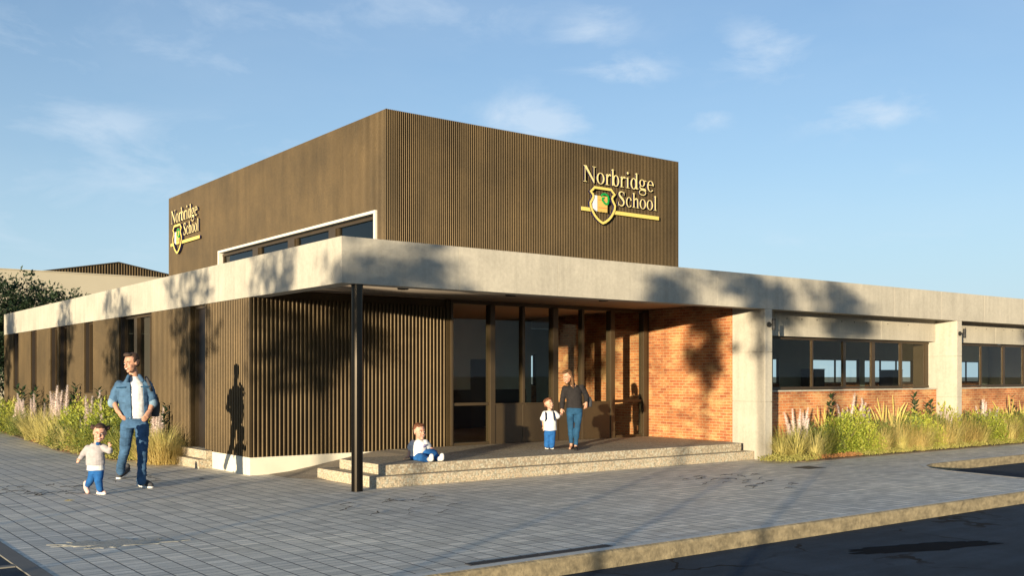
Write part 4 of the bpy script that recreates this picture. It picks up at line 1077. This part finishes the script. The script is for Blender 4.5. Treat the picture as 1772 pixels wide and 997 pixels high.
f = Fig(); f.loft([(J(446,484,.0),.205,.142),(J(443,440,0),.205,.142),(J(436,350,0),.222,.160),(J(434,292,0),.212,.142),(J(436,266,.01),.135,.105),(J(438,246,.02),.092,.088)])
f.limb([J(356,290,.01), J(330,345,.03), J(317,388,.03)], [.078,.072,.066]); f.limb([J(512,287,.02), J(535,345,.05), J(544,392,.05)], [.078,.072,.066])
def open_front(bm):
    dl = []
    for fc in bm.faces:
        c = fc.calc_center_median(); q = c-EYE; tt = q.dot(F3); cx = (886+1752.5*q.dot(R3)/tt-100)*3.323; cy = (650-1752.5*q.z/tt-580)*3.323
        lo = 414 + (cy-240)*.04; hi = 470 + min(1,(cy-235)/40)*16 + (cy-240)*.055
        if cy < 250: lo, hi = 405, 470
        if cy > 480 or (lo < cx < hi and tt < t0-.02): dl.append(fc)
        elif cy < 238: dl.append(fc)
    bmesh.ops.delete(bm, geom=dl, context='FACES')
jk = f.fuse('jacket', DENIM, man, .008, 5, post=open_front, wr=.008)
sm = jk.modifiers.new('thick','SOLIDIFY'); sm.thickness = .008; sm.offset = -1
f = Fig(); f.limb([J(317,380,.03), J(316,392,.03)], [.070,.070]); f.fuse('cuff', fabric('pale denim cuff',(.16,.24,.32)), jk, .008, 3)
f = Fig(); f.limb([J(544,384,.05), J(545,396,.05)], [.070,.070]); f.fuse('cuff', bpy.data.materials['pale denim cuff'], jk, .008, 3)
for cx, cy in ((365,303),(505,298)):
    f = Fig(); f.limb([J(cx-26,cy,-.155), J(cx+22,cy-2,-.155)], [.010,.010]); f.fuse('pocket_flap', JEAND, jk, .005, 1)
f = Fig(); f.limb([J(408,236,-.09), J(398,262,-.15)], [.026,.030]); f.limb([J(470,234,-.08), J(486,262,-.14)], [.026,.030]); f.fuse('collar', DENIM, jk, .007, 2)
f = Fig(); f.loft([(J(441,535,0),.165,.12),(J(441,510,0),.185,.128),(J(443,478,0),.178,.128)])
f.limb([J(400,520,0), J(388,650,.06), J(366,740,.22), J(361,784,.30)], [.100,.076,.063,.062]); f.limb([J(484,520,0), J(487,665,-.1), J(484,770,-.13), J(480,843,-.14)], [.100,.076,.064,.066])
f.fuse('jeans', JEAN, man, .008, 5, wr=.008)
g0 = ground_at(J,372,826,0); shoe(man, g0+F3*.16+R3*.01, g0-F3*.06-R3*.03, 0, .10, .12, GREYS, SOLE, .07)
g1 = ground_at(J,470,868,0); g2 = ground_at(J,536,880,0); shoe(man, g1+F3*.02, g2-F3*.02, 0, .105, .11, GREYS)
bag = thing('shoulder_bag', tuple(base+F3*.15+Vector((0,0,.9))), 'dark bag worn behind the walking man with strap over his shoulder', 'bag')
f = Fig(); f.loft([(J(553,470,.22),.075,.06),(J(553,400,.22),.085,.07),(J(548,340,.2),.06,.05)]); f.fuse('bag_body', BAGM, bag, .01, 4)
f = Fig(); f.limb([J(546,345,.16), J(532,300,-.13), J(514,255,-.08), J(508,244,.04)], [.02,.022,.022,.02]); f.fuse('strap', BAGM, bag, .008, 3)

# ---- girl running
t0 = 1752.5*1.6/206; J = mapper(100,580,3.323,t0); base = ground_at(J,215,912,0)
girl = thing('person', tuple(base), 'small girl running in grey sweater and blue trousers with hair in bunches', 'person')
ax = head_axes(R(18), R(-3), R(4)); H = .238
b = Fig(); P = head(b, J(238,615,-.06), H, ax, True)
b.limb([J(222,632,.0), J(226,600,.0)], [.036,.036])
b.loft([(J(220,775,0),.075,.06),(J(218,720,0),.085,.065),(J(216,665,0),.08,.055),(J(220,635,0),.045,.04)])
b.limb([J(180,658,0), J(146,686,.03), J(128,712,-.02)], [.024,.024,.018]); hand(b, J(128,710,-.02), J(118,724,-.04), F3, .088, .7, -1)
b.limb([J(254,652,0), J(298,669,-.02), J(298,640,-.08)], [.024,.024,.018]); hand(b, J(298,642,-.08), J(295,612,-.10), -F3, .088, .7, 1)
b.limb([J(206,775,0), J(192,832,-.02), J(168,868,.14)], [.05,.036,.024]); b.limb([J(238,775,0), J(234,830,-.08), J(244,895,-.06)], [.05,.036,.024])
b.fuse('body', SKINC, girl, .0045, 4); face(girl, P, H, ax, 1, HD)
h = Fig(); h.ball(P(0,.12,.70), (H*.37,H*.41,H*.37), ax); h.ball(P(0,.30,.45), (H*.27,H*.17,H*.25), ax); h.ball(P(.02,-.2,.88), (H*.25,H*.15,H*.12), ax)
h.ball(P(.40,.15,.80), (H*.13,H*.13,H*.16), ax); h.ball(P(-.40,.15,.80), (H*.13,H*.13,H*.16), ax)
h.fuse('hair', HD, girl, .006, 2, wr=.006)
f = Fig(); f.loft([(J(219,778,0),.118,.095),(J(218,730,0),.11,.09),(J(217,700,0),.10,.08)]); f.fuse('shirt_hem', TEE, girl, .006, 3, wr=.004)
f = Fig(); f.ball(J(231,625,-.082), (.032,.014,.028)); f.fuse('undershirt', ROYAL, girl, .005, 2)
f = Fig(); f.loft([(J(218,748,0),.125,.10),(J(217,730,0),.128,.102),(J(216,680,0),.118,.092),(J(217,650,0),.110,.075),(J(222,622,.0),.062,.055)])
f.limb([J(175,650,0), J(147,688,.03), J(131,708,-.01)], [.047,.041,.033]); f.limb([J(260,643,0), J(297,670,-.02), J(299,655,-.06)], [.047,.042,.033])
f.fuse('sweater', GREYK, girl, .006, 4, wr=.006)
f = Fig(); f.loft([(J(221,800,0),.09,.075),(J(220,765,0),.105,.085)])
f.limb([J(206,782,0), J(192,832,-.02), J(172,864,.12)], [.066,.052,.042]); f.limb([J(238,782,0), J(235,835,-.08), J(243,888,-.06)], [.066,.052,.044]); f.fuse('trousers', ROYAL, girl, .006, 4, wr=.006)
f = Fig(); f.limb([J(162,852,.16), J(164,880,.13), J(172,902,.06)], [.034,.036,.030]); sh = f.fuse('shoe', PINK, girl, .005, 3)
g1 = ground_at(J,238,915,0); g2 = ground_at(J,276,916,0); shoe(girl, g1, g2-F3*.05, 0, .068, .08, PINK, SOLE)

# ---- woman holding the boy's hand
t0 = 1752.5*1.29/127.5; J = mapper(680,620,4.789,t0); base = ground_at(J,1500,752,.31)
mom = thing('person', tuple(base), 'woman in black jumper and slim blue jeans leading a small boy by the hand', 'person')
ax = head_axes(R(-48), R(-14), R(-4)); H = .225
b = Fig(); P = head(b, J(1456,206,-.06), H, ax)
b.limb([J(1498,228,.02), J(1475,190,-.0)], [.042,.04])
b.loft([(J(1502,450,0),.105,.075),(J(1502,400,0),.112,.08),(J(1500,340,0),.11,.08),(J(1494,275,0),.115,.08),(J(1493,245,0),.095,.06),(J(1495,222,0),.05,.045)])
b.limb([J(1434,268,0), J(1406,340,.02), J(1400,425,-.04)], [.03,.03,.023]); hand(b, J(1400,420,-.04), J(1396,462,-.06), F3, .135, 1.1, 1)
b.limb([J(1552,258,0), J(1604,312,.05), J(1603,372,-.05)], [.03,.03,.023]); hand(b, J(1603,368,-.05), J(1595,428,-.07), F3-R3*.4, .135, .5, -1)
b.limb([J(1468,445,0), J(1472,570,-.03), J(1478,705,.02), J(1476,735,.0)], [.054,.036,.027,.026]); b.limb([J(1540,445,0), J(1530,570,-.04), J(1515,715,-.06), J(1515,745,-.08)], [.054,.036,.027,.026])
b.limb([J(1476,735,.0), J(1466,750,-.07)], [.026,.022]); b.limb([J(1515,745,-.08), J(1517,762,-.16)], [.026,.022])
b.fuse('body', SKIN, mom, .005, 4); face(mom, P, H, ax, 1, HL)
h = Fig(); h.ball(P(0,.13,.69), (H*.37,H*.41,H*.36), ax); h.ball(P(0,.33,.42), (H*.30,H*.2,H*.35), ax); h.ball(P(.0,-.14,.90), (H*.27,H*.2,H*.13), ax)
h.limb([P(.30,.12,.6), P(.33,.14,.2), P(.30,.08,-.32)], [H*.12,H*.14,H*.08]); h.limb([P(-.30,.12,.6), P(-.33,.14,.2), P(-.30,.06,-.36)], [H*.12,H*.14,H*.08]); h.limb([P(0,.36,.4), P(0,.38,-.25)], [H*.24,H*.2])
h.fuse('hair', HL, mom, .006, 2, wr=.006)
f = Fig(); f.loft([(J(1506,415,0),.148,.108),(J(1504,380,0),.138,.104),(J(1501,330,0),.138,.102),(J(1494,270,0),.150,.112),(J(1493,244,0),.138,.088),(J(1495,224,.015),.072,.06)])
f.limb([J(1426,252,0), J(1406,340,.02), J(1401,415,-.03)], [.056,.048,.037]); f.limb([J(1560,239,0), J(1605,312,.05), J(1604,358,-.03)], [.056,.048,.038])
def vneck(bm):
    dl = []
    for fc in bm.faces:
        c = fc.calc_center_median(); q = c-EYE; tt = q.dot(F3); cx = (886+1752.5*q.dot(R3)/tt-680)*4.789; cy = (650-1752.5*q.z/tt-620)*4.789
        if cy < 222 or (tt < t0-.01 and abs(cx-1494) < (252-cy)*.95): dl.append(fc)
    bmesh.ops.delete(bm, geom=dl, context='FACES')
f.fuse('jumper', BLACKK, mom, .006, 5, post=vneck, wr=.006)
f = Fig(); f.loft([(J(1504,465,0),.12,.095),(J(1504,440,0),.142,.102),(J(1505,405,0),.132,.098)])
f.limb([J(1470,455,0), J(1472,570,-.03), J(1476,650,.0), J(1479,695,.02)], [.074,.053,.047,.037]); f.limb([J(1539,455,0), J(1530,570,-.04), J(1521,650,-.05), J(1516,718,-.06)], [.074,.053,.047,.037]); f.fuse('jeans', JEAND, mom, .007, 5, wr=.007)
g1 = ground_at(J,1482,735,.31); g2 = ground_at(J,1466,752,.31); shoe(mom, g1, g2, .31, .062, .045, BLACKK, BLACKK)
g1 = ground_at(J,1512,748,.31); g2 = ground_at(J,1520,768,.31); shoe(mom, g1, g2, .31, .062, .045, BLACKK, BLACKK)
bag = thing('handbag', tuple(base+Vector((0,0,.6))), 'small charcoal handbag hanging behind the woman\'s arm', 'bag')
f = Fig(); f.loft([(J(1622,405,.08),.055,.05),(J(1622,360,.08),.065,.06),(J(1618,320,.08),.045,.04)]); f.fuse('bag_body', BAGM, bag, .007, 4)
f = Fig(); f.limb([J(1618,325,.08), J(1594,270,.06), J(1568,222,.03)], [.011,.011,.011]); f.fuse('strap', BAGM, bag, .006, 2)

# ---- boy with backpack
t0 = 1752.5*1.29/129; J = mapper(680,620,4.789,t0); base = ground_at(J,1295,756,.31)
boy = thing('person', tuple(base), 'small boy in white shirt and blue trousers holding the woman\'s hand, looking up', 'person')
ax = head_axes(R(42), R(16), 0); H = .20
b = Fig(); P = head(b, J(1302,424,-.05), H, ax, True)
b.limb([J(1298,440,0), J(1297,405,.0)], [.034,.034])
b.loft([(J(1300,610,0),.085,.065),(J(1300,540,0),.09,.065),(J(1299,470,0),.092,.06),(J(1298,440,0),.05,.04)])
b.limb([J(1264,470,0), J(1247,525,.02), J(1250,575,-.02)], [.034,.027,.019]); hand(b, J(1250,570,-.02), J(1252,605,-.03), F3, .088, .6, -1)
b.limb([J(1335,468,0), J(1362,490,.0), J(1390,468,.04)], [.034,.027,.019]); hand(b, J(1386,472,.04), J(1406,448,.1), -F3, .085, 1.0, 1)
b.limb([J(1279,610,0), J(1279,670,-.01), J(1276,740,0)], [.046,.036,.026]); b.limb([J(1320,610,0), J(1318,670,-.01), J(1314,740,0)], [.046,.036,.026])
b.fuse('body', SKINC, boy, .0045, 4); face(boy, P, H, ax, 1, HR)
h = Fig(); h.ball(P(0,.13,.70), (H*.37,H*.41,H*.36), ax); h.ball(P(0,.31,.46), (H*.29,H*.17,H*.24), ax); h.ball(P(.0,-.17,.88), (H*.28,H*.17,H*.13), ax); h.fuse('hair', HR, boy, .005, 2, wr=.006)
f = Fig(); f.loft([(J(1303,600,0),.118,.09),(J(1302,550,0),.112,.088),(J(1300,490,0),.108,.082),(J(1299,458,0),.10,.065),(J(1298,436,0),.05,.045)])
f.limb([J(1260,460,0), J(1243,500,.01)], [.05,.052]); f.limb([J(1340,460,0), J(1362,482,.0)], [.05,.052]); f.fuse('shirt', TEE, boy, .006, 4, wr=.005)
f = Fig(); f.loft([(J(1300,640,0),.092,.075),(J(1301,595,0),.105,.08)]); f.limb([J(1280,620,0), J(1280,670,-.01), J(1277,726,0)], [.062,.054,.052]); f.limb([J(1321,620,0), J(1319,670,-.01), J(1316,726,0)], [.062,.054,.052]); f.fuse('trousers', ROYAL, boy, .006, 4, wr=.006)
for cx in (1274, 1316):
    g1 = ground_at(J,cx,752,.31); shoe(boy, g1, g1-F3*.09+R3*.01, .31, .062, .065, WSHOE)
bp = thing('backpack', tuple(base+Vector((0,0,.5))), 'navy backpack on the back of the small boy', 'backpack')
f = Fig(); f.loft([(J(1268,560,.13),.085,.06),(J(1266,510,.14),.095,.07),(J(1268,455,.12),.075,.05)]); f.fuse('bag_body', NAVY, bp, .007, 4)
for pts in ([J(1262,440,.03), J(1268,462,-.075), J(1270,505,-.085), J(1256,545,.0)], [J(1326,438,.03), J(1334,460,-.07), J(1338,500,-.08), J(1344,540,.0)]):
    f = Fig(); f.limb(pts, [.015,.016,.016,.013]); f.fuse('strap', NAVY, bp, .005, 2)

# ---- toddler sitting on the step edge
t0 = 1752.5*1.29/146.5; J = mapper(690,720,9.97,t0); base = ground_at(J,330,765,.31)
tod = thing('person', tuple(base), 'laughing toddler in white shirt and blue trousers sitting on the step edge', 'person')
ax = head_axes(R(40), R(2), R(-3)); H = .248
b = Fig(); P = head(b, J(372,412,-.06), H, ax, True)
b.limb([J(352,430,0), J(348,372,0)], [.042,.042])
b.loft([(J(325,735,.0),.10,.08),(J(330,640,0),.098,.078),(J(345,520,0),.102,.075),(J(352,440,0),.075,.055),(J(352,415,0),.042,.04)])
b.limb([J(250,465,.0), J(196,580,.04), J(168,706,.0)], [.036,.03,.021]); hand(b, J(170,700,.0), J(90,742,-.02), -U3, .098, .15, 1)
b.limb([J(455,462,.0), J(520,545,.06), J(625,600,.0)], [.036,.028,.02]); hand(b, J(618,597,.0), J(690,612,-.03), -U3, .095, .3, -1)
b.limb([J(330,725,0), J(430,735,-.22), J(520,772,-.38)], [.065,.045,.03]); b.limb([J(400,690,.02), J(575,640,-.06), J(690,745,-.28)], [.065,.045,.03])
b.fuse('body', SKINC, tod, .0045, 4); face(tod, P, H, ax, 1, HR)
h = Fig(); h.ball(P(0,.13,.70), (H*.37,H*.41,H*.36), ax); h.ball(P(0,.31,.46), (H*.29,H*.18,H*.27), ax); h.ball(P(.0,-.17,.88), (H*.27,H*.17,H*.13), ax); h.fuse('hair', HR, tod, .005, 2, wr=.008)
f = Fig(); f.loft([(J(335,718,.0),.125,.10),(J(335,640,0),.122,.098),(J(348,520,0),.124,.095),(J(352,450,0),.11,.075),(J(352,412,0),.05,.046)])
f.limb([J(250,470,.0), J(205,545,.03)], [.054,.056]); f.limb([J(455,468,.0), J(505,528,.05)], [.054,.054]); f.fuse('shirt', TEE, tod, .006, 4, wr=.006)
f = Fig(); f.limb([J(425,540,-.088), J(445,512,-.085), J(470,505,-.075)], [.012,.014,.012]); f.fuse('shirt_print', fabric('grey violet print',(.2,.18,.32)), tod, .005, 1)
f = Fig(); f.loft([(J(335,750,.0),.12,.10),(J(335,690,0),.128,.105)]); f.limb([J(330,722,-.02), J(430,735,-.22), J(505,768,-.36)], [.085,.065,.05]); f.limb([J(400,690,.0), J(575,636,-.06), J(678,732,-.26)], [.085,.064,.05]); f.fuse('trousers', ROYAL, tod, .006, 4, wr=.007, floor=.312)
for a_, b_ in ((J(520,768,-.38), J(560,785,-.44)), (J(695,745,-.29), J(742,758,-.34))):
    f = Fig(); a_.z = max(a_.z,.35); b_.z = max(b_.z,.362); f.limb([a_, b_, b_+U3*.045+(b_-a_).normalized()*.01], [.036,.042,.034]); f.fuse('sock', WSHOE, tod, .005, 3, floor=.312)
SKY_EL = R(7.0)
CLOUDCOL = (4.2, 4.85, 5.55)
def nd_map(nt, vec, s):
    m = nd(nt, 'ShaderNodeMapping'); m.inputs['Scale'].default_value = s; lk(nt, vec, m.inputs['Vector']); return m.outputs['Vector']
def SKYCOL(nt, c, sxyz):
    # pale haze low in the sky
    h = ramp(nt, sxyz.outputs['Z'], [(0.0,(.9,)*3),(.09,(.68,)*3),(.2,(.34,)*3),(.4,(.1,)*3)])
    c = mix(nt, 1.0, c, (.83,.97,1.22), 'MULTIPLY')
    return mix(nt, h, c, (3.05,4.2,5.2))
# ================================================================== CAMERA, SUN, SKY
cam = bpy.data.cameras.new('camera'); co = bpy.data.objects.new('camera', cam); COL.objects.link(co)
co.location = (0,0,1.6); co.rotation_euler = (R(90),0,-R(90-52.805))
cam.lens = 1752.5/1772*36; cam.sensor_width = 36; cam.shift_y = (650-498.5)/1772
cam.clip_start = .05; cam.clip_end = 4000
sc.camera = co
sun = bpy.data.lights.new('sun', 'SUN'); so = bpy.data.objects.new('sun', sun); COL.objects.link(so)
d = Vector((C1.x*math.cos(SUN_EL), C1.y*math.cos(SUN_EL), -math.sin(SUN_EL)))
so.rotation_euler = d.to_track_quat('-Z','Y').to_euler(); so.location = (-20,-20,20)
sun.energy = SUN_E; sun.angle = R(.55); sun.color = (1.0,.835,.575)
W = bpy.data.worlds.new('World'); sc.world = W; W.use_nodes = True; nt = W.node_tree
bg = nt.nodes['Background']
sky = nd(nt, 'ShaderNodeTexSky', sky_type='NISHITA'); sky.sun_disc = False
sky.sun_elevation = SKY_EL; sky.sun_rotation = math.atan2(-C1.x, -C1.y)
sky.air_density = 1.0; sky.dust_density = .6; sky.ozone_density = 1.5
tc = nd(nt, 'ShaderNodeTexCoord'); dirv = tc.outputs['Generated']
sxyz = nd(nt, 'ShaderNodeSeparateXYZ'); lk(nt, dirv, sxyz.inputs[0])
col = SKYCOL(nt, sky.outputs[0], sxyz) if SKYCOL else sky.outputs[0]
# thin clouds: soft patches of noise placed by direction in the sky
def direction(u, v):
    a = R(52.805); f_ = Vector((math.cos(a),math.sin(a),0)); r_ = Vector((math.sin(a),-math.cos(a),0))
    return (f_ + r_*((u-886)/1752.5) + Vector((0,0,(650-v)/1752.5))).normalized()
n1 = noise(nt, nd_map(nt, dirv, (3.2,3.2,7.5)), 3.0, 9, .62, .35) 
n2 = noise(nt, nd_map(nt, dirv, (1.4,1.4,4.0)), 2.0, 5, .55, .2)
tot = None
CL = [(1025,45,.045,.024,.62),(1080,122,.05,.018,.8),(930,215,.055,.03,1.1),(1320,85,.05,.03,.75),(1500,195,.06,.02,.8),(1225,205,.025,.012,.7),
      (80,245,.16,.045,.55),(300,290,.15,.045,.55),(150,225,.08,.03,.6),(50,70,.07,.03,.45),(290,75,.06,.035,.4),(400,112,.03,.016,.45),(220,360,.16,.05,.4),(20,380,.08,.04,.4),(700,20,.2,.03,.35),(1580,295,.03,.015,.3),(1450,410,.2,.03,.25),(450,20,.15,.03,.4),(1700,500,.14,.03,.35)]
for u, v, su, sv, amt in CL:
    c_ = direction(u, v); rt = Vector((c_.y,-c_.x,0)).normalized(); up = rt.cross(c_).normalized()
    sb = nd(nt,'ShaderNodeVectorMath',operation='SUBTRACT'); lk(nt,dirv,sb.inputs[0]); sb.inputs[1].default_value = c_
    q = []
    for ax, s_ in ((rt,su),(up,sv)):
        dn = nd(nt,'ShaderNodeVectorMath',operation='DOT_PRODUCT'); lk(nt,sb.outputs[0],dn.inputs[0]); dn.inputs[1].default_value = ax
        k_ = math_(nt,'DIVIDE',dn.outputs['Value'],s_); q.append(math_(nt,'MULTIPLY',k_,k_))
    ln = nd(nt,'ShaderNodeVectorMath',operation='LENGTH'); lk(nt,sb.outputs[0],ln.inputs[0])
    near = math_(nt,'LESS_THAN',ln.outputs['Value'],1.0)
    g_ = math_(nt,'MULTIPLY',math_(nt,'POWER',2.718,math_(nt,'MULTIPLY',math_(nt,'ADD',q[0],q[1]),-1.0)),amt)
    g_ = math_(nt,'MULTIPLY',g_,near)
    tot = g_ if tot is None else math_(nt,'MAXIMUM',tot,g_)
# noise carved by the patch: the denser the patch, the lower the threshold
dens = math_(nt,'SUBTRACT',math_(nt,'ADD',n1,math_(nt,'MULTIPLY',tot,.34)),.60)
dens = math_(nt,'MULTIPLY',dens,4.2,True)
dens = math_(nt,'MULTIPLY',dens,math_(nt,'MULTIPLY',tot,1.6,True))
veil = math_(nt,'MULTIPLY',math_(nt,'SUBTRACT',n2,.43,True),.75,True)
cl = math_(nt,'ADD',math_(nt,'MULTIPLY',dens,.55),math_(nt,'MULTIPLY',veil,.5),True)
col = mix(nt, cl, col, CLOUDCOL)
lk(nt, col, bg.inputs['Color']); bg.inputs['Strength'].default_value = SKY_STR
sc.view_settings.exposure = EXPO
